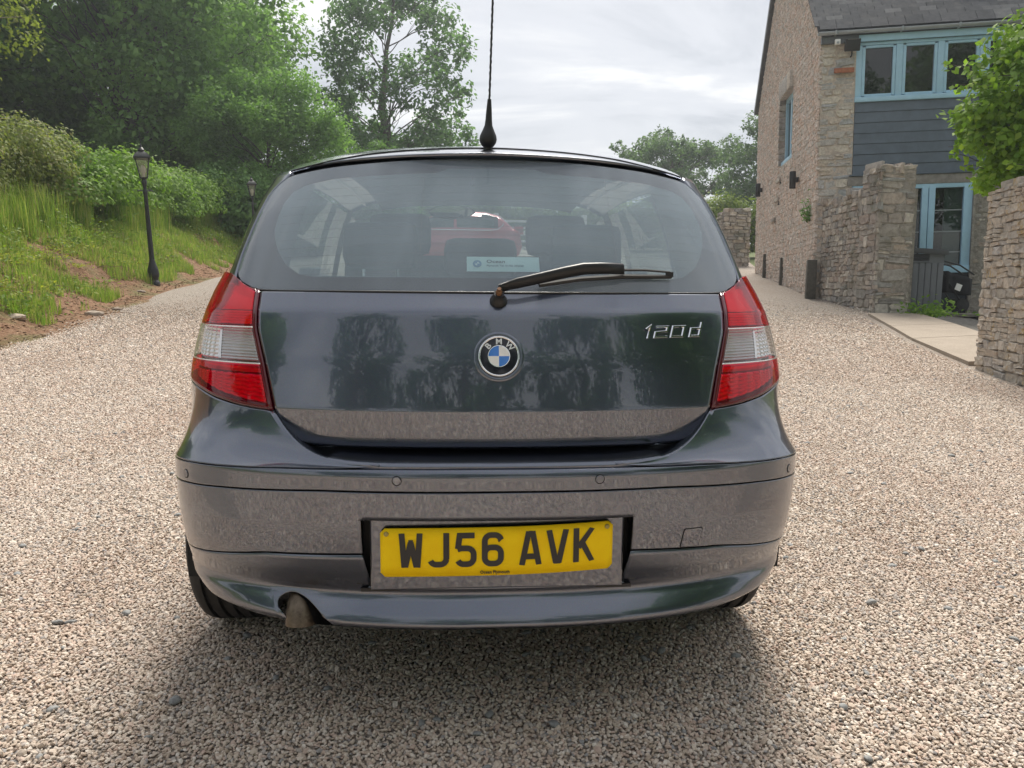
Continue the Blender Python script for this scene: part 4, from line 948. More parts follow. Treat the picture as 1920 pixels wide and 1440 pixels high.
def stone_objs(parent,mat,lst,origin,ux,depth=.10,seed=0,grow=1.0,jit=.35,name='stone'):
    """individual stones as children, front towards the outward side of the face"""
    rg=random.Random(seed); key=mat.name
    if key not in STONE_CACHE: STONE_CACHE[key]=[mdata('stone',*unit_stone(hash((key,k))%9999),mat,False) for k in range(14)]
    ux=Vector(ux).normalized(); uz=Vector((0,0,1)); uy=uz.cross(ux)
    Rm=Matrix((ux,uy,uz)).transposed()
    for cx,cz,L,H in lst:
        me=rg.choice(STONE_CACHE[key]); d=depth*rg.uniform(1-jit,1+jit)
        p=Vector(origin)+ux*cx+uz*cz; o=add(name,me,parent); M_=Rm.to_4x4()@Matrix.Rotation(rg.uniform(-.12,.12),4,'Y'); M_.translation=p
        o.matrix_local=M_@Matrix.Diagonal((L*grow*rg.choice((1,-1)),d*2,H*grow*rg.choice((1,-1)),1))
def stone_mass(name,parent,mat,lst,origin,ux,depth=.05,seed=0,grow=1.05,label=None):
    """too many and too small to pick apart: one joined part"""
    rg=random.Random(seed); us=[unit_stone(k+seed,8) for k in range(14)]; V=[];F=[]; ux=np.array(ux,float); ux/=np.linalg.norm(ux); uz=np.array([0,0,1.]); uy=np.cross(uz,ux)
    for cx,cz,L,H in lst:
        v,f=rg.choice(us); v=np.array(v); a=rg.uniform(-.55,.55); c,s_=math.cos(a),math.sin(a); sx,sz=L*grow*rg.choice((1,-1)),H*grow*rg.choice((1,-1)); d=depth*rg.uniform(.6,1.5)*2
        X=v[:,0]*sx; Z=v[:,2]*sz; X,Z=X*c-Z*s_,X*s_+Z*c; P=np.array(origin)+np.outer(X+cx,ux)+np.outer(v[:,1]*d,uy)+np.outer(Z+cz,uz)
        b=len(V); V+=list(P); fl=(sx*sz<0); F+=[tuple(i+b for i in (q[::-1] if fl else q)) for q in f]
    o=mesh(name,V,F,mat,parent,False); tag(o,kind='stuff'); return o
# ---------------------------------------------------------------- stone house
M_BLUEP=simple('blue_window_paint',(.36,.58,.74),.45,var=.06,scale=6)
M_BOARD=simple('dark_blue_boarding',(.105,.135,.175),.6,var=.14,scale=5,bump=.15,bscale=50)
M_DBOARD=simple('black_boarding',(.018,.024,.034),.55,var=.15,scale=6)
M_FASC=simple('grey_gutter',(.30,.33,.35),.4,var=.1); M_BEAM=simple('grey_beam',(.26,.24,.22),.8,var=.25,scale=10,bump=.3,bscale=40)
M_LEAD=simple('lead_grey',(.09,.10,.11),.5,var=.2)
t=NT('roof_slate'); r=t.rnd(); c=t.ramp(r,[(0,(.030,.034,.042)),(.3,(.070,.075,.086)),(.55,(.044,.048,.057)),(.8,(.096,.10,.11)),(1,(.15,.155,.16))]); f=t.noise(9,6,.65); g=t.noise(3.2,5,.6)
c=t.mix(.6,c,t.ramp(f,[(.3,(.5,.5,.52)),(.7,(1.4,1.4,1.38))]),'MULTIPLY'); c=t.mix(t.ramp(g,[(.55,(0,)*3),(.72,(.5,)*3)]),c,(.13,.132,.13)); t.col(c); t.set(rough=.75,spec=.25); t.nrm(t.bump(f,.3,.006)); M_SLATER=t.m
M_PANE=simple('dark_pane',(.010,.014,.012),.015,var=0,spec=.6)
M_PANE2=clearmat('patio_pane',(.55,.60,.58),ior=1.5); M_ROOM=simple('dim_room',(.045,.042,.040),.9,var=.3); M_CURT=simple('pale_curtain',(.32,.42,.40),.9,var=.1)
hs=empty('stone_house',(7.66,14.95,.75),(0,R(-1.2),R(-13))); tag(hs,'converted stone barn with pink rubble gable, pale blue windows and slate roof','house')
GH_,GL_,RY,RZ_=5.62,8.72,4.25,10.15
# gable mortar wall with the window opening, drawn as quads round the opening
wy0,wy1,wz0,wz1=2.98,4.50,3.66,5.40
def gz(y): return GH_+(RZ_-GH_)*y/RY if y<RY else RZ_+(6.10-RZ_)*(y-RY)/(GL_-RY)
V=[];F=[]
def gq(pts):
    b=len(V); V.extend([(0,y,z) for y,z in pts]); F.append(tuple(range(b,b+len(pts))))
zb0=-.4
gq([(0,zb0),(wy0,zb0),(wy0,gz(wy0)),(0,GH_)]); gq([(wy1,zb0),(GL_,zb0),(GL_,gz(GL_)),(wy1,gz(wy1))]); gq([(wy0,zb0),(wy1,zb0),(wy1,wz0),(wy0,wz0)]); gq([(wy0,wz1),(wy1,wz1),(wy1,gz(wy1)),(RY,RZ_),(wy0,gz(wy0))])
for a,b_ in (((wy0,wz0),(wy0,wz1)),((wy1,wz1),(wy1,wz0)),((wy0,wz1),(wy1,wz1)),((wy1,wz0),(wy0,wz0))):
    k=len(V); V+= [(0,*a),(0,*b_),(.50,*b_),(.50,*a)]; F.append((k,k+1,k+2,k+3))
mesh('gable_wall',V,F,M_MORTAR,hs,False)
lst=courses(GL_,10.3,(.07,.15),(.07,.19),11,skip=lambda cx,cz,L,H:(wy0-.02<GL_-cx+L/2 and GL_-cx-L/2<wy1+.02 and wz0-.02<cz+H/2+zb0 and cz+zb0-H/2<wz1+.02) or cz+zb0>gz(min(max(GL_-cx,0),GL_))-.12)
stone_mass('gable_rubble',hs,M_RUB,lst,(0,GL_,zb0),(0,-1,0),.024,3,1.05)
# lintel stones over the gable window and reveal
for k in range(8):
    MB().box((-.03,wy0+.09+k*.19,wz1+.20),(.14,.16,.42),rot=(random.uniform(-.05,.05),0,0),bev=.02).build('lintel_stone',M_QUOIN,hs)
for k in range(11):
    MB().box((.10,wy1+.045,wz0+.09+k*.16),(.34,.14,.14),bev=.02).build('reveal_stone',M_WALLST,hs)
gw=empty('gable_window',parent=hs)
for nm,c,d in (('window_frame',(.14,wy0+.06,(wz0+wz1)/2),(.09,.12,wz1-wz0)),('window_frame',(.14,wy1-.06,(wz0+wz1)/2),(.09,.12,wz1-wz0)),('window_frame',(.14,(wy0+wy1)/2,(wz0+wz1)/2),(.08,.12,wz1-wz0-.1)),('window_frame',(.14,(wy0+wy1)/2,wz1-.06),(.085,wy1-wy0-.24,.12)),('window_sill',(.12,(wy0+wy1)/2,wz0+.05),(.24,wy1-wy0-.02,.10))): MB().box(c,d,bev=.01).build(nm,M_BLUEP,gw)
MB().box((.17,(wy0+wy1)/2,(wz0+wz1)/2),(.02,wy1-wy0-.1,wz1-wz0-.1)).build('window_pane',M_PANE,gw)
# back, right and inner volume
b=MB(); b.box((4.0,GL_-.1,2.8),(7.9,.3,6.2)); b.box((7.9,GL_/2,2.8),(.3,GL_-.2,6.2)); b.build('rear_wall',M_MORTAR,hs)
# putlog holes and ledges on the gable
for y,z in ((4.55,3.30),(4.75,2.80),(5.25,2.30)):
    MB().box((-.02,y,z),(.10,.55,.10),bev=.015).build('ledge_stone',M_WALLST,hs); MB().box((.012,y-.15,z-.09),(.06,.22,.10)).build('putlog_hole',M_UNDER,hs)
# front: quoin strip of layered slaty stone
b=MB(); b.box((.36,.26,2.55),(.70,.50,5.9)); b.build('corner_wall',M_MORTAR,hs)
stone_objs(hs,M_QUOIN,courses(.70,5.75,(.06,.20),(.16,.50),21),(.01,.02,-.25),(1,0,0),.03,5,1.02,.6,'quoin_stone')
b=MB(); b.box((.46,-.06,4.93),(.40,.06,.10),bev=.015); b.build('brick_patch',simple('red_brick',(.34,.13,.07),.9,var=.3,scale=20),hs)
# window band upstairs
wb=empty('upstairs_window',parent=hs)
def fr(c,d,nm='window_frame',m=None): return MB().box(c,d,bev=.008).build(nm,m or M_BLUEP,wb)
fr((2.6,.05,4.325),(3.80,.16,.10),'window_sill'); fr((2.6,.06,5.46),(3.76,.10,.06)); xs=[.72,1.575,2.385,3.195,4.0]
for i,x in enumerate(xs): fr((x+(.05 if i==0 else 0),.07,4.90),(.13,.10,1.06))
for i in range(4):
    x0=xs[i]+(.115 if i==0 else .065); x1=xs[i+1]-.065
    for c,d in (((x0+.035,.06,4.90),(.06,.07,1.0)),((x1-.035,.06,4.90),(.06,.07,1.0)),(((x0+x1)/2,.06,4.41),(x1-x0-.13,.07,.06)),(((x0+x1)/2,.06,5.40),(x1-x0-.13,.07,.05))): fr(c,d,'sash')
    MB().box(((x0+x1)/2,.085,4.90),(x1-x0-.1,.012,.98)).build('window_pane',M_PANE,wb)
# fascia, gutter, soffit
b=MB(); b.box((3.3,-.03,5.56),(5.25,.05,.13)); b.build('fascia_board',M_BLUEP,hs)
gt=empty('gutter',parent=hs)
V=[];F=[]
for i,x in enumerate((-.10,7.4)):
    for k in range(9): a=PI*k/8; V.append((x,-.13-.065*math.cos(a),5.70-.065*math.sin(a)))
F=[(k,k+1,10+k,9+k) for k in range(8)]
gtr=mesh('gutter_trough',V,F,M_FASC,gt); so_=gtr.modifiers.new('t','SOLIDIFY'); so_.thickness=.006
for x in (.25,1.55,2.65,3.8): MB().box((x,-.13,5.672),(.035,.155,.09),bev=.01).build('gutter_bracket',M_FASC,gt)
b=MB(); b.box((.36,-.02,5.56),(.74,.10,.14)); b.build('eaves_stone',M_LEAD,hs)
# boarding between floors
for k in range(7):
    zc=2.865+.2185*k; MB().box((2.55,.03+random.uniform(-.003,.003),zc),(3.66,.030,.212),rot=(R(-3.2),0,0)).build('weather_board',M_BOARD,hs)
MB().box((2.55,.08,3.5),(3.7,.03,1.6)).build('boarding_backing',M_UNDER,hs)
MB().box((2.5,-.02,2.755),(3.7,.07,.03)).build('drip_board',M_BOARD,hs); MB().box((2.5,.05,2.635),(3.75,.14,.20),bev=.01).build('lintel_beam',M_BEAM,hs)
# glazed screen downstairs with boarded panel below
gs=empty('glazed_screen',parent=hs)
def fr2(c,d,nm='window_frame'): return MB().box(c,d,bev=.008).build(nm,M_BLUEP,gs)
for x,w in ((.80,.14),(2.195,.125),(2.335,.125),(3.045,.17)): fr2((x,.04,1.66),(w,.10,1.74))
fr2((1.93,.041,2.49),(2.40,.10,.09)); fr2((1.93,.03,.735),(2.40,.14,.15),'window_sill')
for x0,x1 in ((.87,2.13),(2.40,2.96)):
    MB().box(((x0+x1)/2,.06,1.63),(x1-x0,.01,1.66)).build('window_pane',M_PANE2,gs)
    for z in (1.10,1.53,1.98): MB().box(((x0+x1)/2,.046,z),(x1-x0,.02,.022)).build('glazing_bar',M_FASC,gs)
MB().box((2.80,.16,1.64),(.34,.03,1.6)).build('curtain',M_CURT,gs)
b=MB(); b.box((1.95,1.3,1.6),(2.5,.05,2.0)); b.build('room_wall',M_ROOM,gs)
for k in range(4): MB().box((1.93,.04,-.07+.212*k),(2.40,.035,.205)).build('boarded_panel',M_DBOARD,gs)
b=MB(); b.box((1.9,.10,.2),(2.5,.05,1.0)); b.build('panel_backing',M_UNDER,gs)
b=MB(); b.box((5.5,.22,1.1),(4.7,.30,2.9)); b.box((3.155,.0,1.15),(.05,.12,2.75)); b.box((5.9,.22,4.0),(4.0,.30,3.2)); b.build('front_wall',M_MORTARD,hs)
stone_objs(hs,M_WALLST,courses(1.25,2.85,(.05,.13),(.12,.34),31),(3.18,.09,-.30),(1,0,0),.03,6,1.02,.5,'wall_stone')
# roof: slates laid course by course, plain slating above the frame
rf=empty('slate_roof',parent=hs); pitch=math.atan2(RZ_-GH_-.08,RY+.0); up=Vector((0,math.cos(pitch),math.sin(pitch))); nr=Vector((0,-math.sin(pitch),math.cos(pitch)))
e0=Vector((-.06,-.10,GH_+.12))
sl=[]
for k in range(5):
    rg=random.Random(k); w,h=.335,.32; c=rg.uniform(.0,.03); V=[(-w/2,0,0),(w/2,0,0),(w/2,h,0),(-w/2,h,0)]; V=[(x,y+(rg.uniform(-.006,.010) if y==0 else 0),0) for x,y,z in V]
    V2=[(x,y,.018) for x,y,z in V]; sl.append(mdata('slate',V+V2,[(3,2,1,0),(4,5,6,7),(0,1,5,4),(1,2,6,5),(2,3,7,6),(3,0,4,7)],M_SLATER,False))
gauge=.152
for rrow in range(13):
    for k in range(16):
        x=.165+.341*k-(.17 if rrow%2 else 0)
        if x<-.05: x=.08
        p=e0+Vector((x,0,0))+up*(rrow*gauge)+nr*(.014+random.uniform(-.001,.0015)); o=add('slate',random.choice(sl),rf); M_=Matrix((Vector((1,0,0)),up,nr)).transposed().to_4x4()@Matrix.Rotation(R(4.2)+random.uniform(-.02,.02),4,'X')@Matrix.Rotation(random.uniform(-.015,.015),4,'Z'); M_.translation=p
        o.matrix_local=M_@Matrix.Diagonal((.5 if (k==0 and rrow%2) else 1,1,1,1))
pA=e0-nr*.03; L_=(RY+.12)/math.cos(pitch); V=[pA,pA+Vector((7.5,0,0)),pA+Vector((7.5,0,0))+up*L_,pA+up*L_]; q=[v-nr*.08 for v in V]
mesh('roof_deck',V+q,[(0,1,2,3),(7,6,5,4),(0,4,5,1),(1,5,6,2),(2,6,7,3),(3,7,4,0)],M_SLATER,rf,False)
pA=pA+up*(12*gauge)+nr*.045; L2=L_-12*gauge; V=[pA,pA+Vector((7.5,0,0)),pA+Vector((7.5,0,0))+up*L2,pA+up*L2]; q=[v-nr*.03 for v in V]; mesh('upper_slating',V+q,[(0,1,2,3),(7,6,5,4),(0,4,5,1),(1,5,6,2),(2,6,7,3),(3,7,4,0)],M_SLATER,rf,False)
rg_=Vector((0,RY,RZ_+.15)); bk_=Vector((0,GL_+.18,5.98)); V=[rg_+Vector((-.09,0,0)),rg_+Vector((7.4,0,0)),bk_+Vector((7.4,0,0)),bk_+Vector((-.09,0,0))]; q=[v+Vector((0,.05,.12)) for v in V]
mesh('rear_slating',V+q,[(3,2,1,0),(4,5,6,7),(0,1,5,4),(1,2,6,5),(2,3,7,6),(3,0,4,7)],M_SLATER,rf,False)
V=[]; 
MB().box((-.10,(RY+GL_+.18)/2,(RZ_+.15+5.98)/2+.03),(.05,math.hypot(GL_+.18-RY,RZ_+.15-5.98),.16),rot=(-math.atan2(RZ_+.15-5.98,GL_+.18-RY),0,0)).build('verge_board',M_LEAD,rf)
# roof window near the right edge
rw=empty('roof_window',parent=hs); rc=e0+Vector((3.9,0,0))+up*.98+nr*.07; Rm=Matrix((Vector((1,0,0)),up,nr)).transposed()
for c,d,m_ in (((0,.0,0),(2.0,.10,.10),M_FASC),((0,1.0,0),(2.0,.10,.10),M_FASC),((-.97,.5,0),(.08,.90,.10),M_FASC),((.97,.5,0),(.08,.90,.10),M_FASC),((0,-.09,-.03),(2.2,.14,.03),M_LEAD)):
    o=MB().box((0,0,0),d,bev=.01).build('roof_window_frame',m_,rw); o.matrix_local=Matrix.Translation(rc+Rm@Vector(c))@Rm.to_4x4()
o=MB().box((0,0,0),(1.86,.9,.02)).build('roof_window_pane',simple('sky_pane',(.30,.34,.36),.05,.6,var=0),rw); o.matrix_local=Matrix.Translation(rc+Rm@Vector((0,.5,.02)))@Rm.to_4x4()
# floodlight, sensor and wall lights (each a fixture of its own)
Mh=Matrix.LocRotScale(hs.location,hs.rotation_euler.to_quaternion(),None)
def on_house(name,p,label,cat,group=None):
    o=empty(name,(Mh@Vector(p)),hs.rotation_euler[:]); return tag(o,label,cat,group)
fl=on_house('floodlight',(.58,-.13,5.42),'black outdoor floodlight under the eaves at the house corner','floodlight')
MB().box((0,-.05,-.02),(.30,.09,.24),rot=(R(18),0,0),bev=.015).build('lamp_body',M_BLACK,fl); MB().box((0,-.092,.0),(.23,.02,.16),rot=(R(18),0,0)).build('lamp_glass',simple('lamp_diffuser',(.55,.50,.44),.3,var=.1),fl); MB().tube([(0,-.02,-.12),(0,.0,-.22),(0,.08,-.22)],.015,8).build('bracket',M_BLACK,fl)
sn=on_house('sensor_box',(.30,-.09,5.50),'small white sensor box under the eaves beside the floodlight','sensor'); MB().box((0,0,0),(.11,.08,.11),bev=.012).build('casing',M_WHITE,sn); MB().box((0,-.042,-.02),(.05,.02,.04)).build('lens',M_FASC,sn)
for (y,z),lb in (((7.35,3.40),'black cylinder wall light on the gable, nearer its far corner'),((1.83,2.95),'black cylinder wall light on the gable, nearer the garden wall')):
    w=on_house('wall_light',(-.05,y,z),lb,'wall light','wall lights on the gable'); MB().lathe([(.07,-.20),(.075,-.19),(.075,.19),(.07,.20)],14,c=(-.12,0,0)).build('cylinder',M_BLACK,w,smooth=False); MB().box((-.03,0,0),(.08,.10,.12),bev=.01).build('mounting_plate',M_BLACK,w)
# ---------------------------------------------------------------- walls
def wall_thing(name,label,corners,z0,tops,mat,mort,hs_,ls_,depth,seed,sides=('d','e'),thick=.5):
    """corners: far->near points of the visible face line; tops: z at both ends"""
    A,B=Vector(corners[0]),Vector(corners[1]); o=empty(name,(A.x,A.y,z0)); tag(o,label,'wall'); d=(B-A); L=d.length; d.normalize(); nrm=Vector((d.y,-d.x,0)); 
    return o,A,B,d,L,nrm
# garden wall between the house corner and its pillar end
gwl=empty('garden_wall',(7.48,12.25,.45)); tag(gwl,'grey brown rubble garden wall ending in a ragged pillar beside the storage box','wall')
b=MB(); b.box((.62,1.55,1.20),(.62,2.6,2.62)); b.box((.40,.30,1.42),(.66,.56,2.86)); b.build('wall_core',M_MORTARD,gwl)
ux=Vector((-.235,-2.75,0)).normalized()   # drive face runs from the house corner towards the pillar
stone_objs(gwl,M_WALLST,courses(2.2,2.55,(.07,.16),(.10,.28),41,skip=lambda cx,cz,L,H: cz>2.45+.12*math.sin(cx*5) or (1.75<cx and cz>2.1)),(.30,2.72,.02),(-.10,-1,0),.03,8,1.08,.5,'wall_stone')
stone_objs(gwl,M_WALLST,courses(.66,2.86,(.07,.24),(.14,.40),43),(.06,.62,.02),(.0,-1,0),.03,9,1.06,.5,'pillar_stone')
stone_objs(gwl,M_WALLST,courses(.72,2.90,(.07,.26),(.25,.66),44),(.03,.02,-.02),(1,.02,0),.03,10,1.05,.6,'pillar_stone')
rg=random.Random(5)
for k in range(9): MB().box((.10+.075*k,.30+rg.uniform(-.1,.1),2.86+rg.uniform(-.03,.05)),(.07,.5,.14+rg.uniform(-.03,.05)),rot=(0,rg.uniform(-.15,.15),rg.uniform(-.2,.2)),bev=.015).build('coping_stone',M_WALLST,gwl)
for k in range(12): MB().box((.42+rg.uniform(-.1,.1),.75+.17*k,2.50+rg.uniform(-.05,.06)),(.5,.15,.14),rot=(rg.uniform(-.2,.2),0,rg.uniform(-.2,.2)),bev=.015).build('coping_stone',M_WALLST,gwl)
# near boundary wall at the right edge
bw=empty('boundary_wall',(5.84,6.83,.05)); tag(bw,'lichen spotted rubble wall below the leafy shrub at the right','wall')
dr_=Vector((-.21,-.978,0)); ln=Vector((.978,-.21,0))
mortar_skin(bw,M_MORTARD,2.5,2.08,(0,0,0),(-.21,-.978,0),.008,1); mortar_skin(bw,M_MORTARD,.5,2.08,(.50,-.08,0),(-.978,.21,0),.008,2); mortar_skin(gwl,M_MORTARD,2.1,2.45,(.30,2.72,.02),(-.10,-1,0),.010,3); mortar_skin(gwl,M_MORTARD,.66,2.84,(.06,.62,.02),(0,-1,0),.008,4); mortar_skin(gwl,M_MORTARD,.72,2.84,(.03,.02,-.02),(1,.02,0),.008,5)
b=MB(); ang=math.atan2(-.21,.978)
b.box((.33-.30,-1.55,.99),(.46,3.0,2.13),rot=(0,0,-.2115)); b.build('wall_core',M_MORTARD,bw)
stone_objs(bw,M_LICH,courses(1.75,2.10,(.045,.12),(.09,.27),51),(.0,.0,0),(-.21,-.978,0),.022,12,1.10,.6,'wall_stone')
stone_objs(bw,M_LICH,courses(.5,2.08,(.06,.18),(.14,.34),52),(.50,-.08,0),(-.978,.21,0),.022,13,1.05,.5,'wall_stone')
for k in range(14): MB().box((.20-.035*k,-.10-.165*k,2.08+rg.uniform(-.05,.07)),(.42,.16,.15),rot=(rg.uniform(-.2,.2),rg.uniform(-.1,.1),rg.uniform(-.3,.3)),bev=.02).build('coping_stone',M_LICH,bw)
# ruined stub beyond the house
fz=float(terrain(9.9,27.4)); fw=empty('ruined_wall',(9.2,27.3,fz)); tag(fw,'mossy ruined wall stub just beyond the far corner of the house','wall')
b=MB(); b.box((1.15,.45,1.0),(1.0,.7,2.1)); b.box((.0,.55,.75),(2.4,.6,1.55)); b.build('wall_core',M_MORTARD,fw)
stone_objs(fw,M_WALLST,courses(1.05,2.2,(.10,.24),(.20,.5),61),(.62,.10,-.05),(1,0,0),.07,14,1.05,.5,'wall_stone'); stone_objs(fw,M_WALLST,courses(1.8,1.6,(.10,.2),(.2,.5),62),(-1.2,.25,-.05),(1,0,0),.07,15,1.05,.5,'wall_stone'); stone_objs(fw,M_WALLST,courses(.65,2.1,(.10,.24),(.2,.4),63),(.63,.78,-.05),(0,-1,0),.06,16,1.05,.5,'wall_stone')
# timber guard posts along the gable
M_POST=simple('weathered_post',(.085,.080,.068),.9,var=.3,scale=12,bump=.5,bscale=60,bdist=.004)
for (x,y,h,w_),lb in (((7.66,14.86,.84,.20),'weathered dark timber post nearest the garden wall'),((8.62,18.6,.72,.19),'weathered dark timber post, middle one along the gable foot'),((9.22,21.3,.70,.19),'weathered dark timber post nearest the far corner of the gable')):
    z=float(terrain(x,y)); p=empty('guard_post',(x-.12,y,z),(0,0,R(-13))); tag(p,lb,'post','timber posts along the gable foot'); MB().box((0,0,h/2-.1),(w_,w_*.8,h+.2),bev=.012).build('post_shaft',M_POST,p)
# ---------------------------------------------------------------- patio
t=NT('tan_sandstone'); f=t.noise(3,6,.6); f2=t.noise(40,4,.6); t.col(t.mix(.5,t.ramp(f,[(.3,(.25,.205,.16)),(.7,(.37,.305,.245))]),t.ramp(f2,[(.3,(.22,.185,.145)),(.7,(.38,.32,.26))]))); t.set(rough=.85); t.nrm(t.bump(f2,.5,.01,t.bump(f,.4,.02))); M_FLAG=t.m
M_FLAG2=simple('grey_flagstone',(.27,.25,.21),.85,var=.3,scale=4,bump=.3,bscale=30)
pt=[(7.45,12.1),(7.1,10.8),(6.4,8.7),(6.05,6.9),(12,6.9),(12,15.2),(7.75,15.0)]; pz=mesh('patio_base',[(x,y,float(terrain(x+.6,y))-.01) for x,y in pt],[tuple(range(len(pt)))[::-1]],M_MORTARD,None,False); tag(pz,kind='structure')
E1=[Vector((7.24,11.86,.64)),Vector((6.72,10.2,.49)),Vector((6.28,8.85,.37)),Vector((5.86,7.0,.21))]; E2=[Vector((8.30,12.05,.64)),Vector((7.86,10.3,.52)),Vector((7.45,8.9,.42)),Vector((7.1,7.0,.28))]
for i in range(3):
    a,b_,c_,d_=E1[i],E2[i],E2[i+1],E1[i+1]; g=.006; cen=(a+b_+c_+d_)/4; g=.012; q=[v+(cen-v)*g+Vector((0,0,.03)) for v in (a,b_,c_,d_)]; V=q+[v-Vector((0,0,.08)) for v in q]
    mesh('sandstone_slab',V,[(0,1,2,3),(0,4,5,1),(1,5,6,2),(2,6,7,3),(3,7,4,0)],M_FLAG,pz,False)
for i in range(4):
    for j in range(5):
        x0=7.9+i*.9+(.3 if j%2 else 0); y0=9.2+j*1.12-.2*i
        if x0<7.2+(y0-7)*.22+.9: continue
        V=[(x0,y0),(x0+.88,y0-.18),(x0+.88+.2,y0+.90),(x0+.2,y0+1.08)]; z=[float(min(terrain(x+1,y),.60)) for x,y in V]; V=[(x,y,zz+.015) for (x,y),zz in zip(V,z)]
        V+= [(x,y,z_-.05) for x,y,z_ in V]; mesh('paving_slab',V,[(0,1,2,3),(0,4,5,1),(1,5,6,2),(2,6,7,3),(3,7,4,0)],M_FLAG2,pz,False)
# storage box
M_BOX=simple('grey_resin',(.155,.165,.185),.6,var=.08,scale=4); M_LID=simple('dark_resin',(.07,.075,.085),.55,var=.1)
sb=empty('storage_box',(8.74,12.95,.58),(0,0,R(-8))); sb.scale=(1.06,1,1.05); tag(sb,'grey slatted garden storage box with dark lid behind the wall pillar','storage box')
MB().box((0,.33,.58),(1.0,.62,1.14)).build('box_body',M_BOX,sb)
for k in range(9): MB().box((-.44+.11*k,.012,.50),(.100,.03,.96),bev=.006).build('box_plank',M_BOX,sb)
for k in range(5): MB().box((-.08,.006,1.03+.025*k),(.62,.03,.014),rot=(R(25),0,0)).build('vent_slat',M_LID,sb)
MB().box((-.08,.0,1.003),(.66,.03,.02)).build('vent_frame',M_BOX,sb)
MB().box((0,.32,1.23),(1.10,.74,.10),rot=(R(4),R(3),0),bev=.02).build('box_lid',M_LID,sb)
# folded pushchair leaning beside it
M_FABR=simple('black_fabric',(.012,.013,.016),.8,var=.3,bump=.3,bscale=60)
pu=empty('folded_pushchair',(9.75,13.35,.60)); tag(pu,'folded black pushchair with a white label leaning behind the storage box','pushchair')
for s_ in (-.16,.16):
    MB().tube([(-.42,s_,.98),(-.15,s_,.62),(.10,s_,.28)],.018,8).build('frame_tube',M_BLACK,pu); MB().tube([(-.44,s_,1.10),(.05,s_,.98),(.35,s_,.80)],.016,8).build('handle_tube',M_BLACK,pu)
b=MB(); 
P=np.array([[(-.22+.50*u,-.20+.05*math.sin(u*6),.45+.42*v+.10*u*(1-v)-.16*u) for v in np.linspace(0,1,6)] for u in np.linspace(0,1,8)]); panel('seat_fabric',P,M_FABR,pu,rim=.02,depth=.28,outc=(0,3,.6))
MB().box((.0,-.225,.55),(.12,.012,.13),rot=(0,R(20),0)).build('paper_label',M_WHITE,pu)
for x,y_ in ((.16,-.16),(.16,.16)): 
    w=MB(); w.lathe([(.075,-.02),(.125,-.022),(.13,0),(.125,.022),(.075,.02)],20,c=(x,y_,.20),axis='Y'); w.build('wheel',M_RUBBER,pu); MB().lathe([(.0,-.015),(.075,-.015),(.075,.015),(.0,.015)],16,c=(x,y_,.20),axis='Y').build('wheel_hub',M_ALLOY,pu)
# ---------------------------------------------------------------- foliage
def leaf_mat(name,cols,trans=.5,patch=1.2):
    t=NT(name); r=t.rnd(); n_=len(cols); c=t.ramp(r,[(i/max(1,n_-1),c_) for i,c_ in enumerate(cols)]); f=t.noise(patch,4,.6); c=t.mix(.55,c,t.ramp(f,[(.3,(.62,.66,.60)),(.7,(1.25,1.2,1.1))]),'MULTIPLY')
    t.col(c); t.set(rough=.6,spec=.22); tr=t.new('BsdfTranslucent'); t.l.new(t.mix(1.0,c,(1.35,1.45,.75),'MULTIPLY'),tr.inputs[0]); m=t.new('MixShader'); m.inputs[0].default_value=trans
    t.l.new(t.b.outputs[0],m.inputs[1]); t.l.new(tr.outputs[0],m.inputs[2]); t.l.new(m.outputs[0],t.o.inputs['Surface']); return t.m
M_SYC=leaf_mat('sycamore_leaf',[(.12,.23,.070),(.17,.31,.098),(.22,.37,.125),(.14,.265,.095)],.42,patch=.5)
M_ASH=leaf_mat('chestnut_leaf',[(.085,.165,.085),(.12,.21,.11),(.095,.175,.10)],.55)
M_OAK=leaf_mat('oak_leaf',[(.085,.150,.085),(.12,.185,.10),(.075,.13,.08)],.5)
M_BIRCH=leaf_mat('birch_leaf',[(.16,.21,.05),(.21,.25,.07),(.13,.18,.045)],.5)
M_HEDGE=leaf_mat('hedge_leaf',[(.17,.22,.055),(.23,.27,.08),(.13,.18,.048),(.28,.26,.11)],.45,patch=1.6)
M_IVY=leaf_mat('ivy_leaf',[(.14,.26,.04),(.20,.34,.055),(.11,.21,.036),(.26,.39,.07)],.45,patch=2)
M_LIME=leaf_mat('hornbeam_leaf',[(.16,.28,.035),(.22,.36,.048),(.12,.23,.03),(.30,.42,.07)],.5,patch=3)
M_BUSH=leaf_mat('bush_leaf',[(.10,.16,.03),(.16,.22,.045),(.20,.24,.06)],.45,patch=.6)
M_GRASS=leaf_mat('grass_blade',[(.14,.25,.045),(.20,.32,.065),(.28,.35,.10),(.42,.39,.19)],.45,patch=.9)
M_WEED=leaf_mat('weed_leaf',[(.10,.19,.03),(.16,.25,.04),(.22,.27,.04)],.45,patch=1.5)
M_SPURGE=leaf_mat('spurge_leaf',[(.26,.30,.04),(.34,.36,.06)],.45)
M_LITTER=simple('dead_leaf',(.26,.165,.10),.9,var=.5,scale=30)
M_BARK=simple('grey_bark',(.10,.088,.072),.95,var=.4,scale=6,bump=.8,bscale=14,bdist=.03)
M_PBARK=simple('pale_bark',(.34,.30,.25),.9,var=.3,scale=6,bump=.5,bscale=20)
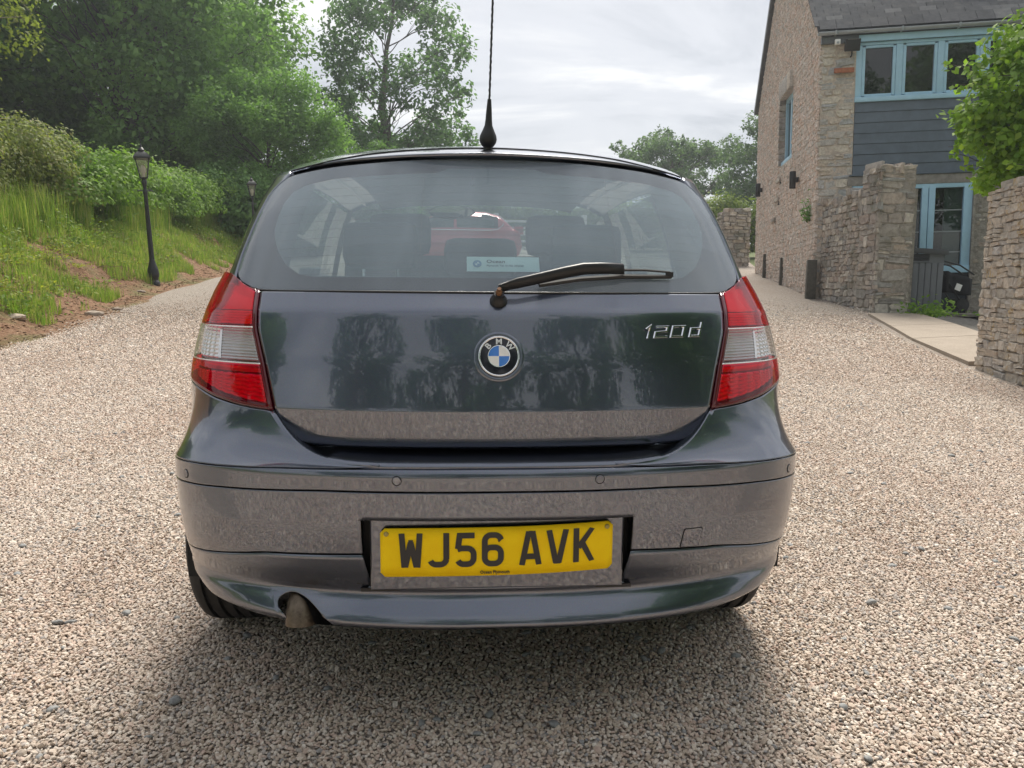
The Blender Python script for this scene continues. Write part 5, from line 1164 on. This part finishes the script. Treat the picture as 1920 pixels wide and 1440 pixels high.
def leaves_mesh(name,C,N,size,mat,rng,asp=.62,fold=.25,droop=0):
    """one quad per leaf: centres C, facing normals N"""
    n=len(C); N=N/np.maximum(np.linalg.norm(N,axis=1,keepdims=True),1e-6); a=rng.normal(size=(n,3)); a[:,2]-=droop; T=a-N*np.sum(a*N,1,keepdims=True); T/=np.maximum(np.linalg.norm(T,axis=1,keepdims=True),1e-6); B=np.cross(N,T)
    s=(size*rng.uniform(.6,1.35,n))[:,None]; w=s*asp
    base=C-T*s*.5; tip=C+T*s*.5; mid=C-T*s*.06; l=mid+B*w*.5+N*w*fold; r=mid-B*w*.5+N*w*fold
    V=np.stack([base,l,tip,r],1).reshape(-1,3); F=np.arange(4*n,dtype=np.int32).reshape(-1,4); return fast_mesh(name,V,F,mat)
def sph(rng,n):
    v=rng.normal(size=(n,3)); return v/np.linalg.norm(v,axis=1,keepdims=True)
def branch_tube(mb,a,b,r0,r1,rng,bend=.12,n=6,k=6):
    a=np.array(a);b=np.array(b);L=np.linalg.norm(b-a); off=rng.normal(size=3)*L*bend; path=[]; rs=[]
    for i in range(n+1):
        t=i/n; p=a*(1-t)+b*t+off*math.sin(PI*t)*.6+rng.normal(size=3)*L*.012*(0<i<n); p[2]+=L*.10*math.sin(PI*t); path.append(p); rs.append(r0+(r1-r0)*t**.8)
    mb.tube(path,rs,k); return path
def make_tree(name,h,trunk_h,rx,rz,lobes,lobe_r,per,leaf,mat,bark,seed,trunk_r=.3,lean=(0,0),open_=.35,flat=.8,cz=None,shape=None,twigs=True,droop=0.,main=None):
    """returns (trunk mesh, crown mesh): limbs reach into every leaf clump"""
    rng=np.random.default_rng(seed); cz=cz if cz is not None else h-rz; Lc=[]
    tries=0
    while len(Lc)<lobes and tries<lobes*60:
        tries+=1; d=sph(rng,1)[0]; rr=rng.uniform(.30,1.0)**.5; p=np.array([d[0]*rx*rr+lean[0],d[1]*rx*rr+lean[1],cz+d[2]*rz*rr])
        if shape is not None and not shape(p): continue
        if p[2]<trunk_h*.75: continue
        if any(np.linalg.norm((p-q)*np.array([1,1,1.3]))<lobe_r*open_*2 for q,_ in Lc): continue
        Lc.append((p,lobe_r*rng.uniform(.6,1.25)))
    mb=MB(); top=np.array([lean[0]*.8,lean[1]*.8,cz+rz*.55]); th=np.array([0,0,0.])
    tp=[np.array([0,0,-.3])]; nseg=9
    for i in range(1,nseg+1):
        t=i/nseg; tp.append(np.array([top[0]*t**1.5+rng.normal()*.12*(i<nseg),top[1]*t**1.5+rng.normal()*.12,top[2]*t]))
    mb.tube(tp,[trunk_r*1.25]+[trunk_r*(1-.88*(i/nseg)) for i in range(1,nseg+1)],9)
    Cs=[];Ns=[]
    for p,r in Lc:
        # limb from the trunk, rising outwards
        zt=np.clip(p[2]-np.hypot(p[0]-lean[0],p[1]-lean[1])*.75,trunk_h*.8,top[2]*.95); i=min(int(zt/top[2]*nseg),nseg-1); f=zt/top[2]*nseg-i; a=tp[i]*(1-f)+tp[i+1]*f
        L=np.linalg.norm(p-a); path=branch_tube(mb,a,p,max(.02,trunk_r*.13*min(1,L/rx)),.018,rng)
        if twigs:
            for q in range(4): e=p+sph(rng,1)[0]*r*.8; branch_tube(mb,path[3 if q<2 else 5],e,.018,.006,rng,.1,3,4)
        m=int(per*(r/lobe_r)**2); d=sph(rng,m); rad=r*rng.uniform(.25,1.0,m)**.45; c=p+d*rad[:,None]*np.array([1,1,flat]); 
        # smaller sub-clumps give an uneven rim
        k=max(3,int(m/38)); sc=p+sph(rng,k)*r*rng.uniform(.6,1.1,(k,1))*np.array([1,1,flat]); w=rng.integers(0,k,m//2); c[:m//2]=sc[w]+rng.normal(size=(m//2,3))*r*.17
        Cs.append(c); Ns.append(d*.55+np.array([0,0,.55])+rng.normal(size=(m,3))*.45)
    C=np.concatenate(Cs);N=np.concatenate(Ns)
    tm=mdata(name+'_trunk',mb.V,mb.F,bark,True); cm=leaves_mesh(name+'_crown',C,N,leaf,mat,rng,droop=droop); return tm,cm
def plant_tree(name,meshes,x,y,label,rot=0,s=1.0,group=None,sink=.1,cat='tree'):
    o=empty(name,(x,y,float(ground_z(x,y))-sink),(0,0,rot)); o.scale=(s,s,s); tag(o,label,cat,group); add('trunk',meshes[0],o); add('crown',meshes[1],o); return o
syc=make_tree('sycamore',17,2.2,7.2,7.6,95,1.8,640,.29,M_SYC,M_BARK,3,trunk_r=.42,open_=.36,cz=9.2)
syc2=make_tree('sycamore_b',15,1.6,6.4,6.6,85,1.7,640,.29,M_SYC,M_BARK,8,trunk_r=.38,open_=.36,cz=7.8)
plant_tree('sycamore_tree',syc,-15.6,37,'tall dense dark green sycamore whose crown slopes down to the open sky',0,.98,'sycamores behind the hedge')
plant_tree('sycamore_tree',syc2,-24.5,34,'dense dark green sycamore above the ivy hedge, left of the sloping one',1.2,1.12,'sycamores behind the hedge')
plant_tree('sycamore_tree',syc,-31,31,'dense dark green sycamore behind the pale birch at the left edge',2.6,1.05,'sycamores behind the hedge')
plant_tree('sycamore_tree',syc2,-8.4,33.5,'low bushy sycamore just behind the farther lamp post',3.9,.52,'sycamores behind the hedge')
plant_tree('sycamore_tree',syc2,-18,47,'dark sycamore showing through the gaps at the back of the group',5.1,1.15,'sycamores behind the hedge')
plant_tree('sycamore_tree',syc2,-4.0,36.5,'lowest rounded sycamore at the foot of the chestnut',.8,.33,'sycamores behind the hedge')
ch=make_tree('chestnut',17.5,2.5,5.2,8.2,78,1.15,250,.27,M_ASH,M_BARK,14,trunk_r=.40,open_=.42,cz=9.4,lean=(1.2,0),droop=.9,shape=lambda p: math.hypot(p[0]-1.2,p[1])<5.6*(1-.66*(p[2]-2)/16))
plant_tree('chestnut_tree',ch,-4.8,44,'airy chestnut tree with sky showing between its branches behind the aerial',.4,1.0)
ok=make_tree('oak',9,2.4,5.6,3.0,64,1.0,280,.26,M_OAK,M_BARK,22,trunk_r=.38,open_=.40,cz=5.6,lean=(-.8,0))
plant_tree('oak_tree',ok,17.0,60,'low domed oak with visible branches beyond the roof of the car',.7,.98,'oaks beyond the house')
ok2=make_tree('oak_b',11,2.0,4.6,4.8,70,1.05,330,.25,M_OAK,M_BARK,27,trunk_r=.34,open_=.36,cz=5.9)
plant_tree('oak_tree',ok2,20.6,50,'taller oak half hidden by the left edge of the stone gable',2.2,.80,'oaks beyond the house')
br=make_tree('birch',11,2.6,3.0,5.0,46,.95,380,.13,M_BIRCH,M_PBARK,31,trunk_r=.15,open_=.38,cz=6.3,droop=1.2)
plant_tree('birch_tree',br,-13.2,18.4,'pale yellow green birch hanging into the top left corner',1.0,1.0)
# ---- hedges: leaf shells round a row of rounded swellings
def make_hedge(name,label,path,height,width,leaf,dens,mat,seed,cat='hedge',inner=(.03,.04,.015),base=None):
    rng=np.random.default_rng(seed); Cs=[];Ns=[];mb=MB(); n=len(path)
    root=empty(name,(path[0][0],path[0][1],float(ground_z(path[0][0],path[0][1])))); tag(root,label,cat); O=np.array(root.location)
    L=0
    for i in range(n-1):
        a=np.array(path[i],float);b=np.array(path[i+1],float); seg=np.linalg.norm(b-a); m=int(seg/.35)
        for k in range(m):
            p=a+(b-a)*(k+rng.uniform(0,1))/m; z0=float(ground_z(p[0],p[1]))
            for lev in range(max(2,int(height/.45))):
                hh=height*rng.uniform(.85,1.12); zc=z0+hh*(lev+.4)/max(2,int(height/.45)); r=rng.uniform(.30,.52)*(width/.9); c=np.array([p[0]+rng.normal()*width*.22,p[1]+rng.normal()*.15,zc])
                q=int(dens*r*r*9); d=sph(rng,q); d[:,2]=np.abs(d[:,2])*.9+d[:,2]*.1; Cs.append(c+d*r*rng.uniform(.6,1.08,(q,1))); Ns.append(d+np.array([.25,-.25,.35])+rng.normal(size=(q,3))*.4)
            if rng.random()<.5: branch_tube(mb,np.array([p[0],p[1],z0-.1]),np.array([p[0]+rng.normal()*.3,p[1]+rng.normal()*.3,z0+height*.9]),.03,.008,rng,.1,3,5)
    C=np.concatenate(Cs)-O; N=np.concatenate(Ns); add('foliage',leaves_mesh(name,C,N,leaf,mat,rng),root)
    mb.V=[tuple(np.array(v)-O) for v in mb.V]; mb.build('stems',M_BARK,root,smooth=True); return root
make_hedge('clipped_hedge','olive brown clipped hedge along the bank at the left edge',[(-10.2,9.5),(-9.9,12),(-9.8,15),(-9.9,18.6)],1.55,1.5,.085,115,M_HEDGE,41)
make_hedge('ivy_hedge','bright green ivy covered hedge behind the nearer lamp post',[(-9.75,17.8),(-9.9,21),(-10.1,25),(-10.3,30),(-10.2,35)],1.30,1.7,.125,80,M_IVY,42)
make_hedge('field_hedge','yellow green bushy hedge above the ruined wall beyond the house',[(10.5,36),(13.5,36.5),(17,37),(21,38)],2.1,2.4,.17,26,M_BUSH,43)
make_hedge('distant_hedge','far green hedge seen through the car windows behind the red car',[(-9,41),(-4,42),(2,42),(8,42),(12,41)],2.0,2.4,.22,15,M_BUSH,44)
# leafy shrub over the boundary wall
rng=np.random.default_rng(77); sh=empty('leafy_shrub',(6.38,7.0,2.0)); tag(sh,'bright green hornbeam shrub overhanging the lichen wall at the right edge','shrub')
Cs=[];Ns=[];mb=MB()
for k in range(120):
    z=rng.uniform(.34,2.12); w=.66*math.sqrt(max(0,1-((z-1.0)/1.25)**2))+.06; a=rng.uniform(0,6.28); q=w*math.sqrt(rng.uniform(.12,1)); p=np.array([q*math.cos(a)+.12*max(0,z-1.3),q*math.sin(a)*.8,z])
    branch_tube(mb,np.array([.15,0,-.1+z*.2]),p,.012,.004,rng,.10,5,5); m=95; d=sph(rng,m); Cs.append(p+d*.17*rng.uniform(.4,1.15,(m,1))); Ns.append(d*.6+np.array([-.35,-.45,.45])+rng.normal(size=(m,3))*.35)
for k in range(16):
    z=rng.uniform(.3,1.9); w=.66*math.sqrt(max(0,1-((z-1.0)/1.25)**2)); a=np.array([-w+.05,rng.normal(-.05,.25),z]); b=a+np.array([-.10-rng.random()*.12,rng.normal()*.1,rng.uniform(-.05,.18)]); branch_tube(mb,a+np.array([.25,0,0]),b,.006,.003,rng,.06,3,4)
    m=9; t_=rng.random((m,1)); Cs.append(a*(1-t_)+b*t_+rng.normal(size=(m,3))*.03); Ns.append(np.array([-.3,-.5,.5])+rng.normal(size=(m,3))*.4)
add('foliage',leaves_mesh('shrub_foliage',np.concatenate(Cs),np.concatenate(Ns),.084,M_LIME,rng,asp=.66,fold=.12,droop=.8),sh); mb.build('stems',M_BARK,sh,smooth=True)
# ---- bank plants: uncountable ground cover
def bank_pts(n,y0,y1,d0,d1,rng,mask=None):
    y=rng.uniform(y0,y1,n); d=rng.uniform(d0,d1,n); x=xl(y)-d
    if mask is not None: k=mask(x,y,d); x,y,d=x[k],y[k],d[k]
    return x,y,ground_z(x,y),d
def blades(name,x,y,z,h,w,mat,label,rng,bend=.35):
    n=len(x); a=rng.uniform(0,6.28,n); dirv=np.stack([np.cos(a),np.sin(a),0*a],-1); side=np.stack([-np.sin(a),np.cos(a),0*a],-1); P=np.stack([x,y,z-.02],-1); h=h[:,None]; w=w[:,None]*.5; b=rng.uniform(.1,1,n)[:,None]*bend*h
    v0=P-side*w; v1=P+side*w; m=P+dirv*b*.3+np.array([0,0,1])*h*.55; v2=m+side*w*.8; v3=m-side*w*.8; tip=P+dirv*b+np.array([0,0,1])*h*(1-.1*rng.random((n,1)))
    V=np.stack([v0,v1,v2,v3,tip+side*w*.1,tip-side*w*.1],1).reshape(-1,3); i=np.arange(n)[:,None]*6; F=np.concatenate([i+np.array([[0,1,2,3]]),i+np.array([[3,2,4,5]])]); 
    return tag(add(name,fast_mesh(name,V,F,mat)),label,None,None,'stuff')
rng=np.random.default_rng(5)
gm=lambda x,y,d: (vnoise(x,y,.9,11)*.6+vnoise(x,y,2.6,12)*.4)>(.36-.10*smooth01(d,.8,2.2)+.20*(1-smooth01(d,.2,1.0)))
x,y,z,d=bank_pts(95000,7,32,.15,3.6,rng,gm); blades('bank_grass',x,y,z,rng.uniform(.08,.30,len(x)),np.full(len(x),.011),M_GRASS,'short rough grass growing on the earth bank',rng)
tall=lambda x,y,d:(vnoise(x*0,y,.45,21)+.35*vnoise(x,y,2,22))>.50
x,y,z,d=bank_pts(46000,8,32,1.9,3.9,rng,tall); blades('tall_grass',x,y,z,rng.uniform(.35,1.05,len(x)),np.full(len(x),.011),M_GRASS,'tall pale grass standing along the foot of the hedge',rng,.28)
def weeds(name,n,label,mat,leaf,hh,y0,y1,d0,d1,seed,per=46,rad=.2):
    rng=np.random.default_rng(seed); x,y,z,d=bank_pts(n,y0,y1,d0,d1,rng); C=[];N=[]
    for a,b,c in zip(x,y,z):
        s=rng.uniform(.55,1.4); m=int(per*s); q=rng.normal(size=(m,3))*np.array([rad,rad,hh*.4])*s; q[:,2]=np.abs(q[:,2])+.02; C.append(np.array([a,b,c])+q); N.append(np.array([.1,-.4,.9])+rng.normal(size=(m,3))*.45)
    return tag(add(name,leaves_mesh(name,np.concatenate(C),np.concatenate(N),leaf,mat,rng,asp=.45)),label,None,None,'stuff')
weeds('bank_weeds',190,'leafy green weeds dotted over the earth bank',M_WEED,.085,.30,8,30,.5,3.4,51)
weeds('ivy_trails',70,'ivy trailing down the bank from the hedge',M_IVY,.10,.20,17,30,2.4,3.6,52,60,.3)
weeds('spurge_patches',10,'yellow green spurge patches low on the bank',M_SPURGE,.06,.22,9.5,16,.7,1.9,53,150,.26)
weeds('nettles',26,'tall dark nettles along the bank top',M_SYC,.10,.9,9,26,3.0,4.2,54,60,.16)
# litter of dead leaves, twigs and clods along the edge of the drive
rng=np.random.default_rng(9); x,y,z,d=bank_pts(5200,6.5,30,-.25,1.7,rng); n=len(x); tag(add('leaf_litter',leaves_mesh('leaf_litter',np.stack([x,y,z+.015],-1),np.array([0,0,1.])+rng.normal(size=(n,3))*.35,.055,M_LITTER,rng,asp=.42)),'brown dead leaves and bark littering the foot of the bank',None,None,'stuff')
mb=MB(); x,y,z,d=bank_pts(260,6.5,28,-.2,1.6,rng)
for a,b,c in zip(x,y,z):
    w=rng.uniform(0,6.28); L=rng.uniform(.12,.5); mb.tube([(a,b,c+.02),(a+L*.5*math.cos(w),b+L*.5*math.sin(w)*.6,c+.05),(a+L*math.cos(w),b+L*math.sin(w)*.6,c+.02)],[.008,.007,.003],4)
o=mb.build('fallen_twigs',simple('dry_twig',(.24,.17,.11),.9,var=.4),None); tag(o,'dry twigs lying along the edge of the drive',None,None,'stuff')
# stones half buried at the foot of the bank
M_CLOD=stone_mat('bank_stone',[(.40,.31,.24),(.48,.40,.32),(.30,.24,.20)],14)
rs=random.Random(3)
for (px_,py_,s_),lb in (((-6.02,11.3,.22),'flat pale stone at the bank foot left of the nearer lamp post'),((-6.35,9.7,.20),'dark rounded stone at the bank foot near the left edge'),((-6.75,15.0,.14),'small pale stone just left of the lamp post foot'),((-6.0,12.1,.13),'small reddish stone between the flat stone and the lamp post')):
    bm=bmesh.new(); bmesh.ops.create_icosphere(bm,subdivisions=2,radius=s_*.5)
    for v in bm.verts: k=1+rs.uniform(-.14,.14); v.co=Vector((v.co.x*1.4*k,v.co.y*k,v.co.z*.55*k))
    me=bpy.data.meshes.new('bank_stone'); bm.to_mesh(me); bm.free(); me.materials.append(M_CLOD); o=add('bank_stone',me,None,(px_,py_,float(ground_z(px_,py_))+s_*.10)); tag(o,lb,'stone','stones at the foot of the bank')
# weed by the patio and fern on the gable
def small_plant(name,p,label,mat,leaf,n,rad,h,seed):
    rng=np.random.default_rng(seed); o=empty(name,p); tag(o,label,'plant'); q=rng.normal(size=(n,3))*np.array([rad,rad,h*.45]); q[:,2]=np.abs(q[:,2])+.02; add('foliage',leaves_mesh(name,q,np.array([-.1,-.5,.8])+rng.normal(size=(n,3))*.5,leaf,mat,rng,asp=.5),o)
    mb=MB()
    for k in range(9): e=q[rng.integers(0,n)]; branch_tube(mb,np.array([0,0,-.02]),e,.006,.003,rng,.1,3,4)
    mb.build('stems',M_WEED,o,smooth=True); return o
small_plant('patio_weed',(8.45,11.9,.60),'green weed growing at the foot of the storage box',M_IVY,.10,260,.24,.30,61)
q=Mh@Vector((-.06,.55,1.85)); small_plant('wall_fern',q,'dark fern growing out of the wall below the house corner',M_SYC,.09,140,.08,.55,62)
make_hedge('hazel_bush','dark green bush behind the farther lamp post',[(-9.2,29.6),(-7.9,31.2),(-6.6,33)],2.3,2.0,.17,34,M_SYC,45,cat='bush')
# trees behind the photographer, mirrored in the panes and the paintwork
for (x,y,r_,s_,k),lb in (((-10,-17,.3,.80,1),'airy chestnut behind the camera, mirrored at the left of the tailgate'),((-1,-24,2.2,1.0,1),'airy chestnut behind the camera, mirrored in the middle of the tailgate'),((8,-20,4.0,1.0,1),'airy chestnut behind the camera, mirrored at the right of the tailgate'),((21,-14,5.2,1.45,0),'sycamore behind the camera to the right, mirrored in the house windows'),((-22,-8,1.4,.8,0),'sycamore behind the camera to the far left')):
    plant_tree('sycamore_tree' if k==0 else 'chestnut_tree',(syc2,ch)[k],x,y,lb,r_,s_,'trees behind the camera')
# ---------------------------------------------------------------- lamp posts
M_IRON=simple('black_iron',(.016,.018,.020),.45,var=.2,scale=20,bump=.15,bscale=60); M_LGLASS=clearmat('lantern_glass',(.75,.75,.70),dust_veil=(.6,.6,.55),dust_veil_amt=.12); M_BULB=simple('lamp_bulb',(.75,.72,.62),.3,var=0)
def lamp_post(x,y,s,lean,label):
    o=empty('lamp_post',(x,y,float(ground_z(x,y))-.03),(0,R(lean),R(20))); o.scale=(s,s,s); tag(o,label,'lamp post','lamp posts along the bank')
    MB().lathe([(.13,0),(.13,.06),(.115,.09),(.10,.11),(.10,.17),(.12,.20),(.125,.26),(.115,.36),(.085,.46),(.062,.55),(.055,.60)],12).build('post_base',M_IRON,o)
    MB().lathe([(.055,.58),(.050,1.2),(.040,2.02),(.046,2.04),(.046,2.09),(.038,2.11),(.038,2.22),(.055,2.26),(.06,2.30),(.045,2.34)],14).build('post_shaft',M_IRON,o)
    MB().tube([(-.16,0,2.10),(.16,0,2.10)],.014,8).build('ladder_bar',M_IRON,o)
    lan=empty('lantern',parent=o)
    b=MB(); b.lathe([(.05,2.34),(.085,2.37),(.09,2.39)],4,sq=4)
    for k in range(4):
        a=PI/2*k+PI/4; b.tube([(.10*math.cos(a),.10*math.sin(a),2.38),(.195*math.cos(a),.195*math.sin(a),2.80)],.012,6)
    b.build('lantern_frame',M_IRON,lan)
    for k in range(4):
        a0=PI/2*k+PI/4; a1=a0+PI/2; V=[(.095*math.cos(a0),.095*math.sin(a0),2.39),(.095*math.cos(a1),.095*math.sin(a1),2.39),(.19*math.cos(a1),.19*math.sin(a1),2.79),(.19*math.cos(a0),.19*math.sin(a0),2.79)]; mesh('lantern_pane',V,[(0,1,2,3)],M_LGLASS,lan,False)
    MB().lathe([(.24,2.79),(.245,2.82),(.20,2.87),(.12,2.93),(.075,2.95)],4,sq=4).build('lantern_roof',M_IRON,lan); MB().lathe([(.06,2.94),(.075,2.98),(.05,3.02),(.02,3.05),(.025,3.08),(.0,3.14)],12).build('finial',M_IRON,lan)
    MB().lathe([(.03,2.39),(.03,2.46),(.055,2.52),(.06,2.58),(.04,2.64),(.0,2.66)],12).build('bulb',M_BULB,lan); return o
lamp_post(-6.93,16.2,.985,-2.6,'black iron lamp post leaning slightly, nearest on the bank')
lamp_post(-7.75,28.0,.985,-1.0,'farther black iron lamp post at the edge of the car roof')
# ---------------------------------------------------------------- red hatchback seen through the windows
RC=empty('red_car',(1.50,19.6,float(terrain(-1.0,19.6))),(0,0,R(92))); tag(RC,'red hatchback parked across the drive, seen through the rear window','car')
# local: +y is its nose, x half width
prof=[(0,.55,.62),(.05,.35,.95),(.18,.30,1.02),(.55,.25,1.36),(.95,.22,1.46),(1.6,.20,1.48),(2.2,.20,1.44),(2.95,.20,1.02),(3.4,.22,.98),(3.95,.26,.86),(4.2,.35,.70),(4.25,.48,.58)]
def car_section(y,zlo,zhi,belt,w):
    pts=[]
    for t_ in np.linspace(0,1,9):
        z=zlo+(min(belt,zhi)-zlo)*t_; pts.append((w*(.90+.10*math.sin(PI*min(1,t_*1.0))) if t_<.9 else w*.95,z))
    if zhi>belt+.02:
        for t_ in np.linspace(.12,1,7): pts.append((w*(.95-.22*t_**1.1) if t_<.85 else w*(.70-.9*(t_-.85)),belt+(zhi-belt)*t_**.9))
    else:
        for t_ in np.linspace(.12,1,7): pts.append((w*(.95-.35*t_),min(belt,zhi)+.015*t_))
    pts.append((0,pts[-1][1]+.015)); return pts
ysn=np.linspace(0,4.25,60); P0=np.array(prof)
rows=[]
for y in ysn:
    lo=np.interp(y,P0[:,0],P0[:,1]); hi=np.interp(y,P0[:,0],P0[:,2]); w=.88*(1-.35*max(0,(y-3.6)/.65)**2-.25*max(0,(.45-y)/.45)**2); rows.append([(x,y,z) for x,z in car_section(y,lo,hi,.95+.0*y,w)])
rows=np.array(rows)
for s in (-1,1):
    Pq=rows*np.array([s,1,1]); mk=np.ones((len(ysn)-1,rows.shape[1]-1),bool)
    for i in range(len(ysn)-1):
        for j in range(rows.shape[1]-1):
            c=rows[i:i+2,j:j+2].mean((0,1))
            if (math.hypot(c[1]-.80,c[2]-.31)<.36 or math.hypot(c[1]-3.40,c[2]-.31)<.36) and c[2]<.70: mk[i,j]=False
            if 1.0<c[2]<1.36 and .62<c[1]<2.85-(c[2]-1.0)*1.6 and j>=8 and j<14 and not 1.72<c[1]<1.82: mk[i,j]=False
    panel('body_side',Pq,M_RED,RC,rim=0,mask=mk,outc=(0,2.1,.7))
    Pg=rows[:,8:15]*np.array([s*.985,1,1]); sel=(ysn>.6)&(ysn<2.85); panel('side_window',Pg[sel],M_SGLASS,RC,rim=0,outc=(0,2.1,.7))
    MB().tube([(s*.85,y,.965+.02*(y<.7)) for y in np.linspace(.85,2.9,10)],.012,6).build('chrome_strip',M_CHROME,RC); MB().tube([(s*.84,.85,.965),(s*.82,.66,.99),(s*.77,.52,1.10),(s*.74,.50,1.16)],.012,6).build('chrome_strip',M_CHROME,RC)
    b=MB(); b.box((s*.92,2.75,1.02),(.18,.10,.13),bev=.03); b.build('door_mirror',M_RED,RC)
    MB().box((s*.72,.10,.98),(.20,.22,.22),rot=(0,0,s*.5),bev=.04).build('tail_light',M_LENSR,RC); MB().box((s*.62,4.02,.78),(.30,.22,.14),rot=(0,0,s*-.5),bev=.04).build('headlight',M_LENSC,RC)
    for y in (.80,3.40):
        w=empty('wheel',(s*.78,y,.31),parent=RC); MB().lathe([(.20,-.09),(.29,-.10),(.31,-.06),(.31,.06),(.29,.10),(.20,.09)],32,axis='X').build('tyre',M_RUBBER,w); MB().lathe([(.0,.06*s),(.06,.07*s),(.19,.04*s),(.2,.09*s)],24,axis='X').build('rim',M_ALLOY,w)
MB().box((0,2.0,.50),(1.5,3.2,.5)).build('floor_pan',M_UNDER,RC); MB().box((0,2.15,.86),(1.3,.2,.6),bev=.05).build('seat_row',M_CLOTH,RC)
P=np.array([[(x,.16+.40*v+.05*(x/.7)**2,1.03+.32*v) for v in np.linspace(0,1,5)] for x in np.linspace(-.62+0,.62,8)]); panel('rear_window',P,M_PANE,RC,rim=0,outc=(0,2,.8))
P=np.array([[(x*(1-.1*v),2.98-.74*v-.10*(x/.7)**2,1.03+.40*v) for v in np.linspace(0,1,5)] for x in np.linspace(-.70,.70,8)]); panel('windscreen',P,clearmat('pale_windscreen',(.5,.55,.55),dust_veil=(.7,.8,.8),dust_veil_amt=.25),RC,rim=0,outc=(0,1,.8))  # pale diffuse share paints the white reflection on this windscreen
# ---------------------------------------------------------------- white field gate beyond it
M_GATE=simple('white_gate_paint',(.66,.66,.62),.6,var=.12,scale=8)
gx_,gy_=1.35,27.0; gt=empty('field_gate',(gx_,gy_,float(terrain(gx_,gy_))-.0),(0,0,R(6))); tag(gt,'white five-bar field gate seen through the car windscreen','gate')
for k in range(5): MB().box((1.5,0,.32+.24*k),(3.0,.03,.085)).build('gate_bar',M_GATE,gt)
for x in (.06,1.5,2.94): MB().box((x,.032,.80),(.09,.03,1.2)).build('gate_stile',M_GATE,gt)
MB().box((.75,-.03,.80),(1.75,.025,.08),rot=(0,R(-33),0)).build('gate_brace',M_GATE,gt)
for x in (-.16,3.16): MB().box((x,0,.70),(.18,.18,1.7),bev=.02).build('gate_post',M_GATE,gt)
# ---------------------------------------------------------------- bright summer haze
b=MB(); b.box((0,28,11.5),(150,110,27)); hz=b.build('haze',None,None,auto=False); tag(hz,'thin bright haze lying over the drive and the trees',None,None,'stuff')
m=bpy.data.materials.new('haze'); m.use_nodes=True; nn=m.node_tree.nodes; nn.clear(); oo=nn.new('ShaderNodeOutputMaterial'); pv_=nn.new('ShaderNodeVolumePrincipled'); pv_.inputs['Color'].default_value=(.86,.92,1,1); pv_.inputs['Density'].default_value=.0013; pv_.inputs['Anisotropy'].default_value=.55
m.node_tree.links.new(pv_.outputs[0],oo.inputs['Volume']); hz.data.materials.clear(); hz.data.materials.append(m)
